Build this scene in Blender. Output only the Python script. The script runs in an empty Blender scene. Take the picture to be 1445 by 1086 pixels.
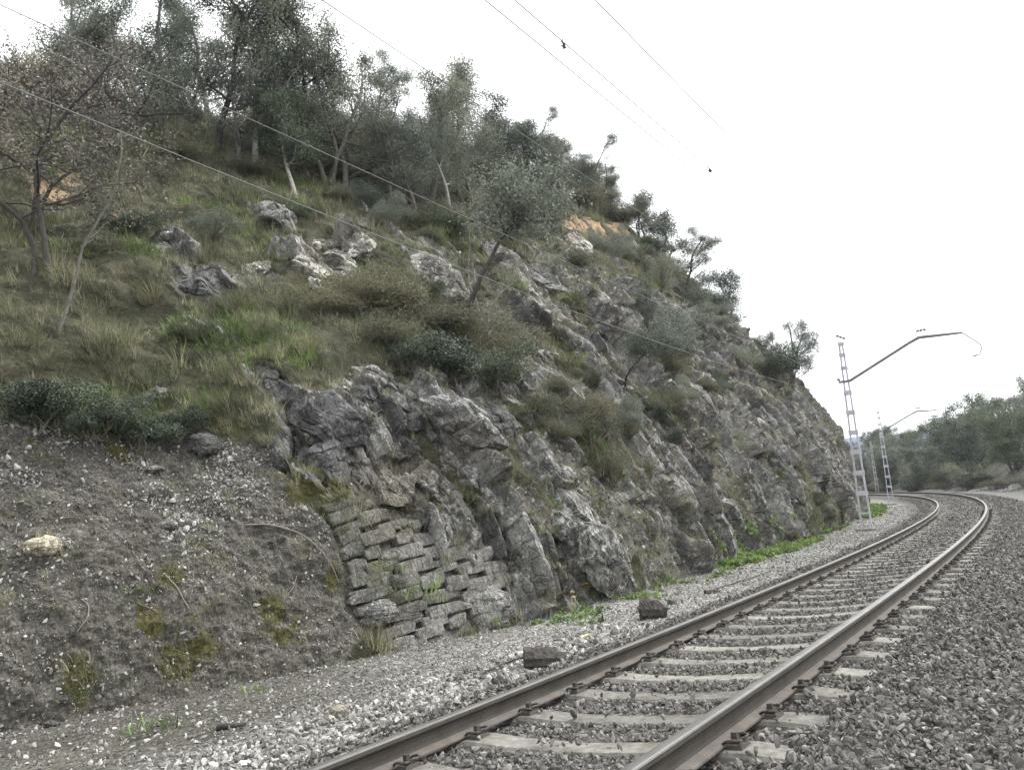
import bpy, bmesh, math, random
import numpy as np
from mathutils import Vector, Matrix
from mathutils.bvhtree import BVHTree

S = bpy.context.scene
COL = S.collection
R = math.radians

# ------------------------------------------------------------------ camera
F, PITCH, ROLL, CAMH = 1080.7167, 0.155484, 0.0748631, 1.18566
CX, CY, PW, PH = 733.0, 549.0, 1445.0, 1086.0
cp, sp, cr, sr = math.cos(PITCH), math.sin(PITCH), math.cos(ROLL), math.sin(ROLL)
FW = np.array([0, cp, sp]); UP0 = np.array([0, -sp, cp]); RT0 = np.array([1.0, 0, 0])
RT = cr * RT0 - sr * UP0; UP = sr * RT0 + cr * UP0
CAM = np.array([0, 0, CAMH])
cam = bpy.data.cameras.new('camera'); camo = bpy.data.objects.new('camera', cam); COL.objects.link(camo)
camo.matrix_world = Matrix(((RT[0], UP[0], -FW[0], 0), (RT[1], UP[1], -FW[1], 0), (RT[2], UP[2], -FW[2], CAMH), (0, 0, 0, 1)))
cam.sensor_fit = 'HORIZONTAL'; cam.sensor_width = 36.0; cam.lens = F / PW * 36.0
cam.shift_x = -(CX - PW / 2) / PW; cam.shift_y = (CY - PH / 2) / PW
cam.clip_start = 0.05; cam.clip_end = 6000
S.camera = camo

# ------------------------------------------------------------------ world, sun, exposure
SUN_EL, SUN_AZ = R(52), R(65)          # azimuth clockwise from +y
wd = bpy.data.worlds.new('World'); S.world = wd; wd.use_nodes = True
wn = wd.node_tree; wn.nodes.clear()
sky = wn.nodes.new('ShaderNodeTexSky'); sky.sky_type = 'NISHITA'; sky.sun_disc = False
sky.sun_elevation = SUN_EL; sky.sun_rotation = SUN_AZ; sky.dust_density = 4.0; sky.air_density = 1.0; sky.altitude = 100
bw = wn.nodes.new('ShaderNodeRGBToBW'); wn.links.new(sky.outputs[0], bw.inputs[0])
mxa = wn.nodes.new('ShaderNodeMix'); mxa.data_type = 'RGBA'; mxa.inputs[0].default_value = 0.9   # cloud layer takes the blue out
wn.links.new(sky.outputs[0], mxa.inputs[6]); wn.links.new(bw.outputs[0], mxa.inputs[7])
mxb = wn.nodes.new('ShaderNodeMix'); mxb.data_type = 'RGBA'; mxb.inputs[0].default_value = 0.7   # even overcast
wn.links.new(mxa.outputs[2], mxb.inputs[6]); mxb.inputs[7].default_value = (9.0, 9.1, 9.2, 1)
bg = wn.nodes.new('ShaderNodeBackground'); bg.inputs[1].default_value = 0.11
wn.links.new(mxb.outputs[2], bg.inputs[0])
wo = wn.nodes.new('ShaderNodeOutputWorld'); wn.links.new(bg.outputs[0], wo.inputs[0])
sl = bpy.data.lights.new('sun', 'SUN'); sl.energy = 1.3; sl.angle = R(25); sl.color = (1, 0.97, 0.93)
slo = bpy.data.objects.new('sun', sl); COL.objects.link(slo)
sd = Vector((math.sin(SUN_AZ) * math.cos(SUN_EL), math.cos(SUN_AZ) * math.cos(SUN_EL), math.sin(SUN_EL)))
slo.rotation_euler = sd.to_track_quat('Z', 'Y').to_euler(); slo.location = sd * 200
S.view_settings.view_transform = 'Standard'; S.view_settings.look = 'None'
S.view_settings.gamma = 1; S.view_settings.use_curve_mapping = False
S.view_settings.exposure = 1.68
S.cycles.volume_bounces = 0; S.cycles.max_bounces = 6; S.cycles.transparent_max_bounces = 16

# ------------------------------------------------------------------ helpers: names
def tag(o, label=None, cat=None, group=None, kind=None):
    if label: o['label'] = label
    if cat: o['category'] = cat
    if group: o['group'] = group
    if kind: o['kind'] = kind
    return o

def link(name, data, mat=None, parent=None, loc=None):
    o = bpy.data.objects.new(name, data); COL.objects.link(o)
    if parent is not None: o.parent = parent
    if loc is not None: o.location = loc
    if mat is not None:
        data.materials.clear(); data.materials.append(mat)
    return o

def empty(name, loc=(0, 0, 0), rz=0.0):
    o = bpy.data.objects.new(name, None); COL.objects.link(o)
    o.location = loc; o.rotation_euler = (0, 0, rz); o.empty_display_size = 0.2
    return o

def npmesh(name, V, faces, smooth=False):
    """V n x 3, faces m x k (k = 3 or 4)"""
    me = bpy.data.meshes.new(name)
    V = np.ascontiguousarray(V, dtype=np.float32); faces = np.ascontiguousarray(faces, dtype=np.int32)
    m, k = faces.shape
    me.vertices.add(len(V)); me.vertices.foreach_set('co', V.ravel())
    me.loops.add(m * k); me.loops.foreach_set('vertex_index', faces.ravel())
    me.polygons.add(m); me.polygons.foreach_set('loop_start', np.arange(0, m * k, k, dtype=np.int32))
    me.polygons.foreach_set('loop_total', np.full(m, k, dtype=np.int32))
    me.polygons.foreach_set('use_smooth', np.full(m, smooth, dtype=bool))
    me.update(calc_edges=True)
    return me

# ------------------------------------------------------------------ helpers: noise (numpy)
def _h(ix, iy, seed):
    n = (ix.astype(np.int64) * 374761393 + iy.astype(np.int64) * 668265263 + seed * 982451653) & 0xFFFFFFFF
    n = ((n ^ (n >> 13)) * 1274126177) & 0xFFFFFFFF
    n = ((n ^ (n >> 16)) * 2246822519) & 0xFFFFFFFF
    return ((n ^ (n >> 15)) & 0xFFFFFF) / float(0xFFFFFF)

def noise(x, y, seed=0):
    x = np.asarray(x, float); y = np.asarray(y, float)
    ix, iy = np.floor(x), np.floor(y); fx, fy = x - ix, y - iy
    ux, uy = fx * fx * fx * (fx * (fx * 6 - 15) + 10), fy * fy * fy * (fy * (fy * 6 - 15) + 10)
    def g(a, b):
        t = _h(ix + a, iy + b, seed) * 2 * np.pi
        return np.cos(t) * (fx - a) + np.sin(t) * (fy - b)
    a = g(0, 0) * (1 - ux) + g(1, 0) * ux; b = g(0, 1) * (1 - ux) + g(1, 1) * ux
    return (a * (1 - uy) + b * uy) * 1.5

def fbm(x, y, oct=4, seed=0, gain=0.5):
    r = 0; a = 1.0
    for i in range(oct):
        r = r + a * noise(x * 2 ** i + 17.3 * i, y * 2 ** i - 9.1 * i, seed + i); a *= gain
    return r

def facets(x, y, seed=0):
    """chiselled cells: (height of a randomly tilted plane per cell, distance to the crack between cells, cell random)"""
    ix, iy = np.floor(x), np.floor(y)
    d1 = np.full(x.shape, 9.0); d2 = np.full(x.shape, 9.0); hh = np.zeros(x.shape); rr = np.zeros(x.shape)
    for a in (-1, 0, 1):
        for b in (-1, 0, 1):
            jx, jy = ix + a, iy + b
            px = jx + 0.1 + 0.8 * _h(jx, jy, seed); py = jy + 0.1 + 0.8 * _h(jx, jy, seed + 1)
            dx, dy = x - px, y - py; d = dx * dx + dy * dy
            tx = _h(jx, jy, seed + 2) * 2 - 1; ty = _h(jx, jy, seed + 3) * 2 - 1; off = _h(jx, jy, seed + 4)
            near = d < d1
            d2 = np.where(near, d1, np.minimum(d2, d)); d1 = np.where(near, d, d1)
            hh = np.where(near, tx * dx * 0.9 + ty * dy * 0.9 + off * 0.7, hh); rr = np.where(near, off, rr)
    return hh, np.sqrt(d2) - np.sqrt(d1), rr

def sstep(a, b, x):
    t = np.clip((x - a) / (b - a), 0, 1); return t * t * (3 - 2 * t)

# ------------------------------------------------------------------ the track's centre line (s along, n to the hill side)
YAW, OFF = 0.631091, 2.639194
K0, KM, KS, KL, CANT = 2.65957e-3, 4.28331e-3, 5.37612, 31.3409, 0.0775958
_ds = 0.1; TS = np.arange(-30, 260, _ds); i0 = int(round(30 / _ds))
_u = np.clip((TS - KS) / KL, 0, 1); _k = K0 + (KM - K0) * _u * _u * (3 - 2 * _u)
_k = np.where(TS > 130, 0.0015, _k)
TH = YAW - np.cumsum(_k) * _ds; TH += YAW - TH[i0]
_x = np.concatenate([[0], np.cumsum(np.sin(TH[:-1]) * _ds)]); _y = np.concatenate([[0], np.cumsum(np.cos(TH[:-1]) * _ds)])
TC = np.stack([_x - _x[i0], _y - _y[i0]], 1) + OFF * np.array([-math.cos(YAW), math.sin(YAW)])
def heading(s): return np.interp(s, TS, TH)
def frame(s):
    t = heading(s); c = np.stack([np.interp(s, TS, TC[:, 0]), np.interp(s, TS, TC[:, 1])], -1)
    return c, np.stack([-np.cos(t), np.sin(t)], -1), np.stack([np.sin(t), np.cos(t)], -1)
def P(s, n, z):
    s, n, z = np.broadcast_arrays(np.asarray(s, float), np.asarray(n, float), np.asarray(z, float))
    c, nl, _ = frame(s)
    return np.concatenate([c + nl * n[..., None], z[..., None]], -1)
def cantz(n): return -CANT * np.clip(n, -1.45, 1.45)

def ray(px, py):
    d = (px - CX) / F * RT - (py - CY) / F * UP + FW
    return d / np.linalg.norm(d)
def project(X):
    X = np.asarray(X) - CAM; d = X @ FW
    return CX + F * (X @ RT) / d, CY - F * (X @ UP) / d, d

# ------------------------------------------------------------------ materials
def new_mat(name):
    m = bpy.data.materials.new(name); m.use_nodes = True
    nt = m.node_tree; nt.nodes.clear()
    out = nt.nodes.new('ShaderNodeOutputMaterial'); b = nt.nodes.new('ShaderNodeBsdfPrincipled')
    nt.links.new(b.outputs[0], out.inputs[0])
    b.inputs['Specular IOR Level'].default_value = 0.25
    return m, nt, b
def N(nt, typ, **kw):
    n = nt.nodes.new(typ)
    for k, v in kw.items(): setattr(n, k, v)
    return n
def ramp(nt, src, stops):
    r = N(nt, 'ShaderNodeValToRGB'); e = r.color_ramp.elements
    while len(e) < len(stops): e.new(0.5)
    for el, (p, c) in zip(e, stops):
        el.position = p; el.color = (c[0], c[1], c[2], 1) if not isinstance(c, (int, float)) else (c, c, c, 1)
    nt.links.new(src, r.inputs[0]); return r
def tex(nt, vec, scale, detail=6, rough=0.6, dist=0.0):
    t = N(nt, 'ShaderNodeTexNoise'); t.inputs['Scale'].default_value = scale; t.inputs['Detail'].default_value = detail
    t.inputs['Roughness'].default_value = rough; t.inputs['Distortion'].default_value = dist
    if vec is not None: nt.links.new(vec, t.inputs['Vector'])
    return t
def mix(nt, fac, a, b, blend='MIX'):
    m = N(nt, 'ShaderNodeMix', data_type='RGBA', blend_type=blend)
    for s, v in ((0, fac), (6, a), (7, b)):
        if hasattr(v, 'is_linked') or hasattr(v, 'node'): nt.links.new(v, m.inputs[s])
        elif isinstance(v, (int, float)): m.inputs[s].default_value = v
        else: m.inputs[s].default_value = (v[0], v[1], v[2], 1)
    return m.outputs[2]
def math_(nt, op, a, b=None, clamp=False):
    m = N(nt, 'ShaderNodeMath', operation=op, use_clamp=clamp)
    for s, v in ((0, a), (1, b)):
        if v is None: continue
        if hasattr(v, 'node'): nt.links.new(v, m.inputs[s])
        else: m.inputs[s].default_value = v
    return m.outputs[0]
def bump(nt, b, height, strength=0.5, dist=0.05):
    n = N(nt, 'ShaderNodeBump'); n.inputs['Strength'].default_value = strength; n.inputs['Distance'].default_value = dist
    nt.links.new(height, n.inputs['Height']); nt.links.new(n.outputs[0], b.inputs['Normal']); return n

def bedding(nt, vec):
    """coordinates stretched along the beds, which run down the slope across the line"""
    m1 = N(nt, 'ShaderNodeMapping'); m1.inputs['Rotation'].default_value = (0, R(-8), R(-58)); nt.links.new(vec, m1.inputs['Vector'])
    m2 = N(nt, 'ShaderNodeMapping'); m2.inputs['Scale'].default_value = (4.2, 1.0, 1.1); nt.links.new(m1.outputs[0], m2.inputs['Vector']); return m2.outputs[0]
def rock_colour(nt, vec, pale=1.0):
    bd = bedding(nt, vec)
    a = tex(nt, vec, 1.1, 9, 0.7); c1 = ramp(nt, a.outputs[0], [(0.3, (.065, .063, .058)), (0.5, (.16, .156, .145)), (0.66, (.29 * pale, .283 * pale, .265 * pale))])
    bb = tex(nt, bd, 2.2, 8, 0.72); c2 = ramp(nt, bb.outputs[0], [(0.33, .42), (0.5, 1.0), (0.7, 1.55)])
    col = mix(nt, 0.85, c1.outputs[0], c2.outputs[0], 'MULTIPLY')
    li = tex(nt, vec, 5.0, 10, 0.8); lm = ramp(nt, li.outputs[0], [(0.53, 0.0), (0.61, 1.0)])       # pale lichen
    col = mix(nt, lm.outputs[0], col, (.40 * pale, .393 * pale, .37 * pale))
    wm = tex(nt, vec, .7, 5, 0.6); wr = ramp(nt, wm.outputs[0], [(0.5, 0.0), (0.68, .55)]); col = mix(nt, wr.outputs[0], col, (.17, .145, .105))   # earthy wash
    sp_ = tex(nt, vec, 30, 5, 0.7); sm = ramp(nt, sp_.outputs[0], [(0.36, .5), (0.5, 1.0), (0.64, 1.4)])
    col = mix(nt, 0.75, col, sm.outputs[0], 'MULTIPLY')
    ck = N(nt, 'ShaderNodeTexVoronoi', feature='DISTANCE_TO_EDGE'); ck.inputs['Scale'].default_value = 2.6; nt.links.new(bd, ck.inputs['Vector'])
    cm = ramp(nt, ck.outputs['Distance'], [(0.0, .35), (0.035, 1.0)]); return mix(nt, .8, col, cm.outputs[0], 'MULTIPLY')
def rock_height(nt, vec):
    v = N(nt, 'ShaderNodeTexVoronoi', feature='DISTANCE_TO_EDGE'); v.inputs['Scale'].default_value = 2.6; nt.links.new(bedding(nt, vec), v.inputs['Vector'])
    vr = ramp(nt, v.outputs['Distance'], [(0.0, 0.0), (0.06, 1.0)])
    t = tex(nt, vec, 14, 9, 0.72)
    return math_(nt, 'ADD', math_(nt, 'MULTIPLY', vr.outputs[0], 0.35), t.outputs[0])

def mat_rock(name, pale=1.0, tint=(1, 1, 1), moss=0.0):
    m, nt, b = new_mat(name); g = N(nt, 'ShaderNodeNewGeometry'); vec = g.outputs['Position']
    col = mix(nt, 1.0, rock_colour(nt, vec, pale), tint, 'MULTIPLY')
    if moss:
        t = tex(nt, vec, 1.7, 6, 0.7); mm = ramp(nt, t.outputs[0], [(0.62 - moss * .1, 0), (0.72 - moss * .1, 1)])
        col = mix(nt, mm.outputs[0], col, (.075, .075, .018))
    nt.links.new(col, b.inputs['Base Color']); b.inputs['Roughness'].default_value = 0.85
    bump(nt, b, rock_height(nt, vec), 0.7, 0.06); return m

def mat_hillside():
    m, nt, b = new_mat('hillside_surface'); g = N(nt, 'ShaderNodeNewGeometry'); vec = g.outputs['Position']
    A = N(nt, 'ShaderNodeVertexColor', layer_name='mA'); B = N(nt, 'ShaderNodeVertexColor', layer_name='mB')
    sa = N(nt, 'ShaderNodeSeparateColor'); nt.links.new(A.outputs[0], sa.inputs[0])
    sb = N(nt, 'ShaderNodeSeparateColor'); nt.links.new(B.outputs[0], sb.inputs[0])
    brk = tex(nt, vec, 7, 8, 0.7)
    def soft(src, w=0.55):
        v = math_(nt, 'ADD', src, math_(nt, 'MULTIPLY', math_(nt, 'SUBTRACT', brk.outputs[0], 0.5), w * 2.4))
        return ramp(nt, v, [(0.42, 0.0), (0.58, 1.0)]).outputs[0]
    s1 = tex(nt, vec, 3.5, 9, 0.7); soil = ramp(nt, s1.outputs[0], [(0.3, (.04, .037, .031)), (0.52, (.084, .078, .066)), (0.7, (.15, .142, .122))]).outputs[0]
    s2 = tex(nt, vec, 30, 5, 0.6); soil = mix(nt, 0.8, soil, ramp(nt, s2.outputs[0], [(0.35, .5), (0.52, 1.0), (0.68, 1.9)]).outputs[0], 'MULTIPLY')
    g1 = tex(nt, vec, 1.4, 8, 0.7); grass = ramp(nt, g1.outputs[0], [(0.3, (.03, .031, .018)), (0.5, (.056, .056, .034)), (0.66, (.10, .093, .06))]).outputs[0]
    g2 = tex(nt, vec, 22, 5, 0.7); grass = mix(nt, 0.8, grass, ramp(nt, g2.outputs[0], [(0.35, .45), (0.5, 1.0), (0.68, 1.7)]).outputs[0], 'MULTIPLY')
    rock = rock_colour(nt, vec); tn = ramp(nt, A.outputs[1], [(0.0, (.5, .51, .54)), (0.5, (1, 1, 1)), (1.0, (1.55, 1.54, 1.5))]); rock = mix(nt, 1.0, rock, tn.outputs[0], 'MULTIPLY')   # darker beds and bleached beds
    col = mix(nt, soft(sa.outputs[1]), soil, grass)
    scree = mix(nt, 0.8, (.125, .118, .105), ramp(nt, s2.outputs[0], [(0.35, .4), (0.52, 1.0), (0.66, 2.0)]).outputs[0], 'MULTIPLY')
    col = mix(nt, soft(sb.outputs[1]), col, scree)
    col = mix(nt, soft(sa.outputs[0]), col, rock)
    ms = ramp(nt, s2.outputs[0], [(0.3, (.025, .024, .01)), (0.55, (.068, .063, .022)), (0.75, (.105, .1, .03))]).outputs[0]
    col = mix(nt, soft(sa.outputs[2], 0.7), col, ms)
    och = mix(nt, 0.7, (.37, .265, .16), ramp(nt, g2.outputs[0], [(0.3, .5), (0.7, 1.4)]).outputs[0], 'MULTIPLY')
    col = mix(nt, soft(sb.outputs[0]), col, och)
    nt.links.new(col, b.inputs['Base Color']); b.inputs['Roughness'].default_value = 0.9
    bump(nt, b, math_(nt, 'ADD', rock_height(nt, vec), math_(nt, 'MULTIPLY', s2.outputs[0], 0.6)), 0.7, 0.05)
    return m

def mat_stone(name, c0, c1, c2, scale=40, rough=0.9):
    """small stones: colour varies from stone to stone"""
    m, nt, b = new_mat(name); oi = N(nt, 'ShaderNodeObjectInfo'); tc = N(nt, 'ShaderNodeTexCoord')
    c = ramp(nt, oi.outputs['Random'], [(0.0, c0), (0.55, c1), (1.0, c2)])
    t = tex(nt, tc.outputs['Object'], 1.3, 6, 0.7)
    col = mix(nt, 0.8, c.outputs[0], ramp(nt, t.outputs[0], [(0.3, .6), (0.5, 1.0), (0.7, 1.35)]).outputs[0], 'MULTIPLY')
    nt.links.new(col, b.inputs['Base Color']); b.inputs['Roughness'].default_value = rough
    bump(nt, b, t.outputs[0], 0.4, 0.2); return m

def mat_leaf(name, c0, c1, c2, trans=0.28, rough=0.55):
    m, nt, b = new_mat(name); g = N(nt, 'ShaderNodeNewGeometry'); oi = N(nt, 'ShaderNodeObjectInfo')
    c = ramp(nt, g.outputs['Random Per Island'], [(0.0, c0), (0.5, c1), (1.0, c2)])
    t = tex(nt, g.outputs['Position'], 1.1, 3, 0.6)
    col = mix(nt, 0.8, c.outputs[0], ramp(nt, t.outputs[0], [(0.32, .6), (0.5, 1.0), (0.7, 1.45)]).outputs[0], 'MULTIPLY')
    o = ramp(nt, oi.outputs['Random'], [(0.0, (.62, .66, .62)), (0.5, (1.0, 1.0, 1.0)), (1.0, (1.4, 1.32, 1.2))])
    col = mix(nt, 1.0, col, o.outputs[0], 'MULTIPLY')
    nt.links.new(col, b.inputs['Base Color']); b.inputs['Roughness'].default_value = rough
    tr = N(nt, 'ShaderNodeBsdfTranslucent'); nt.links.new(col, tr.inputs[0])
    ms = N(nt, 'ShaderNodeMixShader'); ms.inputs[0].default_value = trans
    nt.links.new(b.outputs[0], ms.inputs[1]); nt.links.new(tr.outputs[0], ms.inputs[2])
    out = [n for n in nt.nodes if n.type == 'OUTPUT_MATERIAL'][0]; nt.links.new(ms.outputs[0], out.inputs[0])
    return m

def mat_plain(name, c, rough=0.8, metal=0.0, var=0.35, scale=12, bmp=0.2, dist=0.01):
    m, nt, b = new_mat(name); g = N(nt, 'ShaderNodeNewGeometry')
    t = tex(nt, g.outputs['Position'], scale, 7, 0.7)
    col = mix(nt, 1.0, c, ramp(nt, t.outputs[0], [(0.3, 1 - var), (0.5, 1.0), (0.7, 1 + var)]).outputs[0], 'MULTIPLY')
    nt.links.new(col, b.inputs['Base Color']); b.inputs['Roughness'].default_value = rough; b.inputs['Metallic'].default_value = metal
    if bmp: bump(nt, b, t.outputs[0], bmp, dist)
    return m

M = {}
M['hill'] = mat_hillside()
M['rock'] = mat_rock('weathered_limestone', 1.15)
M['rock_dark'] = mat_rock('dark_rock', 0.8, (.55, .56, .58))  # darker rock tint; on the overhanging block it carries underside shade
M['rock_pale'] = mat_rock('pale_limestone', 1.7, (1.3, 1.28, 1.22))
M['rock_moss'] = mat_rock('mossy_limestone', 1.0, (.8, .8, .78), 0.5)
M['rock_cream'] = mat_rock('cream_limestone', 1.7, (1.75, 1.62, 1.3))
M['masonry'] = mat_rock('rough_masonry_stone', .72, (.82, .812, .785), 0.3)
M['ballast'] = mat_stone('dark_ballast_stone', (.066, .062, .057), (.148, .141, .13), (.27, .26, .24))
M['gravel'] = mat_stone('grey_gravel', (.10, .097, .09), (.22, .215, .2), (.46, .455, .43))
M['chips'] = mat_stone('pale_limestone_chips', (.11, .105, .096), (.265, .256, .236), (.5, .49, .46))
M['bark'] = mat_plain('grey_bark', (.13, .12, .105), .9, 0, .5, 9, .6, .02)
M['bark_dark'] = mat_plain('dark_bark', (.05, .045, .04), .9, 0, .5, 9, .6, .02)
M['bark_pale'] = mat_plain('pale_bark', (.26, .25, .225), .9, 0, .45, 9, .6, .02)
M['twig'] = mat_plain('dry_twig', (.16, .145, .12), .9, 0, .4, 20, .3)
M['leaf_olive'] = mat_leaf('olive_grey_leaves', (.088, .102, .08), (.152, .171, .136), (.25, .27, .225))
M['leaf_oak'] = mat_leaf('dark_evergreen_leaves', (.062, .074, .058), (.122, .139, .108), (.21, .232, .185))
M['leaf_light'] = mat_leaf('light_green_leaves', (.066, .085, .05), (.112, .137, .085), (.185, .212, .142))
M['leaf_rust'] = mat_leaf('withered_rusty_leaves', (.085, .075, .062), (.14, .127, .11), (.27, .245, .22))
M['leaf_shrub'] = mat_leaf('olive_brown_shrub_leaves', (.066, .067, .042), (.125, .126, .082), (.21, .206, .145))
M['leaf_box'] = mat_leaf('dark_glossy_shrub_leaves', (.028, .037, .024), (.06, .077, .05), (.13, .155, .11), .1, .4)
M['blade_dry'] = mat_leaf('dry_green_grass_blades', (.086, .096, .052), (.19, .197, .122), (.36, .345, .25), .2)
M['blade_green'] = mat_leaf('fresh_green_blades', (.07, .11, .034), (.13, .195, .06), (.21, .28, .11), .25)
M['petal'] = mat_plain('yellow_petals', (.75, .55, .02), .6, 0, .1, 20, 0)
M['rail_side'] = mat_plain('brown_rail_steel', (.062, .056, .048), .75, 0.1, .3, 6, .15, .004)
M['rail_foot'] = mat_plain('dusty_rail_foot', (.105, .094, .083), .85, 0, .3, 7, .15, .004)
M['rail_head'] = mat_plain('worn_rail_head', (.15, .147, .138), .42, .5, .2, 5, .05, .002)
M['concrete'] = mat_plain('sleeper_concrete', (.178, .175, .166), .9, 0, .4, 16, .5, .012)
M['clip'] = mat_plain('rusty_clip_steel', (.062, .055, .048), .7, .2, .35, 30, .2, .004)
M['galv'] = mat_plain('galvanised_steel', (.42, .42, .45), .55, .35, .2, 5, .1, .004)
M['galv_dark'] = mat_plain('weathered_steel_tube', (.2, .2, .2), .6, .3, .25, 5, .1, .004)
M['wire'] = mat_plain('aluminium_wire', (.17, .17, .16), .65, .2, .1, 5, 0)
M['wire_pale'] = mat_plain('bright_contact_wire', (.16, .16, .16), .6, .2, .1, 5, 0)
M['insulator'] = mat_plain('brown_insulator', (.11, .09, .085), .3, 0, .2, 5, 0)
M['black'] = mat_plain('black_paint', (.03, .03, .04), .6, 0, .2, 5, 0)
M['timber'] = mat_plain('weathered_dark_timber', (.055, .05, .046), .9, 0, .5, 9, .7, .02)
M['cable'] = mat_plain('black_cable', (.03, .03, .03), .6, 0, .2, 9, 0)
M['ground'] = None
M['hills'] = mat_plain('wooded_hills_haze_blue', (.028, .055, .105), 1, 0, .4, .01, 0)  # blue of the distant air is put into the base colour

# ------------------------------------------------------------------ ground beside and below the track
def ground_z(s, n):
    s, n = np.broadcast_arrays(np.asarray(s, float), np.asarray(n, float))
    bed = cantz(n) - 0.212
    left = -0.5 - 0.02 * np.clip(n - 2.2, 0, 3)
    z = np.where(n > 1.4, bed + (left - bed) * sstep(1.4, 2.3, n), bed)
    rt = -0.085 - 0.035 * np.clip(-n - 1.45, 0, 8)
    z = np.where(n < -1.45, rt, z)
    bank = sstep(34, 60, s) * (sstep(5.5, 10, -n) * 2.3 + 0.25 * np.clip(-n - 8, 0, 14)) * (0.8 + 0.35 * noise(s * .13, n * .2, 5))
    drop = -0.05 * np.clip(-n - 24, 0, 40)
    z = z + bank + drop
    z = z + 0.025 * fbm(s * .9, n * .9, 3, 3) * np.where(np.abs(n) < 1.5, 0.3, 1.0) + np.where(n < -5, 0.3, 0) * sstep(34, 50, s) * fbm(s * .6, n * .6, 4, 9)
    return z

def mat_ground():
    m, nt, b = new_mat('trackside_ground'); g = N(nt, 'ShaderNodeNewGeometry'); vec = g.outputs['Position']
    A = N(nt, 'ShaderNodeVertexColor', layer_name='mA'); sa = N(nt, 'ShaderNodeSeparateColor'); nt.links.new(A.outputs[0], sa.inputs[0])
    v = N(nt, 'ShaderNodeTexVoronoi'); v.inputs['Scale'].default_value = 22; nt.links.new(vec, v.inputs['Vector'])
    bw_ = N(nt, 'ShaderNodeRGBToBW'); nt.links.new(v.outputs['Color'], bw_.inputs[0])
    big = tex(nt, vec, .8, 6, .6)
    dark = mix(nt, 1.0, ramp(nt, bw_.outputs[0], [(0.1, (.035, .033, .03)), (0.5, (.085, .08, .074)), (0.9, (.17, .163, .15))]).outputs[0], ramp(nt, big.outputs[0], [(.3, .8), (.7, 1.2)]).outputs[0], 'MULTIPLY')
    pale = mix(nt, 1.0, ramp(nt, bw_.outputs[0], [(0.1, (.07, .067, .06)), (0.5, (.165, .16, .147)), (0.9, (.36, .355, .335))]).outputs[0], ramp(nt, big.outputs[0], [(.3, .75), (.7, 1.2)]).outputs[0], 'MULTIPLY')
    earth = mix(nt, 1.0, ramp(nt, big.outputs[0], [(.3, (.045, .042, .034)), (.7, (.1, .095, .08))]).outputs[0], ramp(nt, bw_.outputs[0], [(0.1, .6), (0.9, 1.5)]).outputs[0], 'MULTIPLY')
    col = mix(nt, sa.outputs[0], dark, pale); col = mix(nt, sa.outputs[1], col, earth)
    gr = mix(nt, sa.outputs[2], col, (.06, .075, .03))
    nt.links.new(gr, b.inputs['Base Color']); b.inputs['Roughness'].default_value = .95
    bump(nt, b, math_(nt, 'SUBTRACT', 1.0, v.outputs['Distance']), 0.8, 0.05); return m
M['ground'] = mat_ground()

def build_ground():
    ss = np.concatenate([np.arange(-12, 16, .22), np.arange(16, 60, .5), np.arange(60, 200, 2.0)])
    nn = np.concatenate([np.arange(7.6, -3, -.1), np.arange(-3, -12, -.3), np.arange(-12, -70, -1.5)])
    s, n = np.meshgrid(ss, nn, indexing='ij'); V = P(s, n, ground_z(s, n)).reshape(-1, 3)
    a, b = s.shape; i = np.arange(a * b).reshape(a, b)
    f = np.stack([i[:-1, :-1], i[:-1, 1:], i[1:, 1:], i[1:, :-1]], -1).reshape(-1, 4)
    me = npmesh('ground', V, f, True)
    pale = sstep(1.7, 2.6, n) * (1 - .45 * sstep(3.6, 5, n)) * (1 - .8 * sstep(2.9, 4.2, n) * sstep(8, 4.5, s)) + sstep(2.2, 3.2, -n) * sstep(30, 42, s) * .5
    earth = np.maximum(sstep(4.0, 5.4, n) * .8, sstep(2.9, 4.2, n) * sstep(8, 4.5, s)) + sstep(34, 50, s) * sstep(6.5, 8, -n)
    gras = sstep(45, 60, s) * sstep(9.5, 13, -n)
    c = np.stack([pale, earth, gras, np.ones_like(pale)], -1).reshape(-1, 4).astype(np.float32).clip(0, 1)
    at = me.color_attributes.new('mA', 'FLOAT_COLOR', 'POINT'); at.data.foreach_set('color', c.ravel())
    tag(link('ground', me, M['ground']), 'trackside ground of gravel and earth', kind='structure')
build_ground()

def build_land_and_hills():
    # far land: one wide sheet below everything, with ridges rising at its far side
    az = np.linspace(-math.pi, math.pi, 181); rr = np.concatenate([[1.0], np.geomspace(60, 2200, 46)])
    a, r = np.meshgrid(az, rr, indexing='ij')
    ridge = np.exp(-((r - 1150) / 330) ** 2) * (54 + 20 * fbm(a * 3.1 + 4, r * .0014, 4, 21)) 
    ridge2 = np.exp(-((r - 1900) / 350) ** 2) * (104 + 34 * fbm(a * 2.3 + 9, r * .001, 4, 31))
    z = -2.2 + ridge + ridge2
    V = np.stack([np.sin(a) * r, np.cos(a) * r, z], -1).reshape(-1, 3); A, B = a.shape; i = np.arange(A * B).reshape(A, B)
    f = np.stack([i[:-1, :-1], i[1:, :-1], i[1:, 1:], i[:-1, 1:]], -1).reshape(-1, 4)
    tag(link('hills', npmesh('hills', V, f, True), M['hills']), 'far blue wooded hills closing the valley', kind='structure')
build_land_and_hills()

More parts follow.
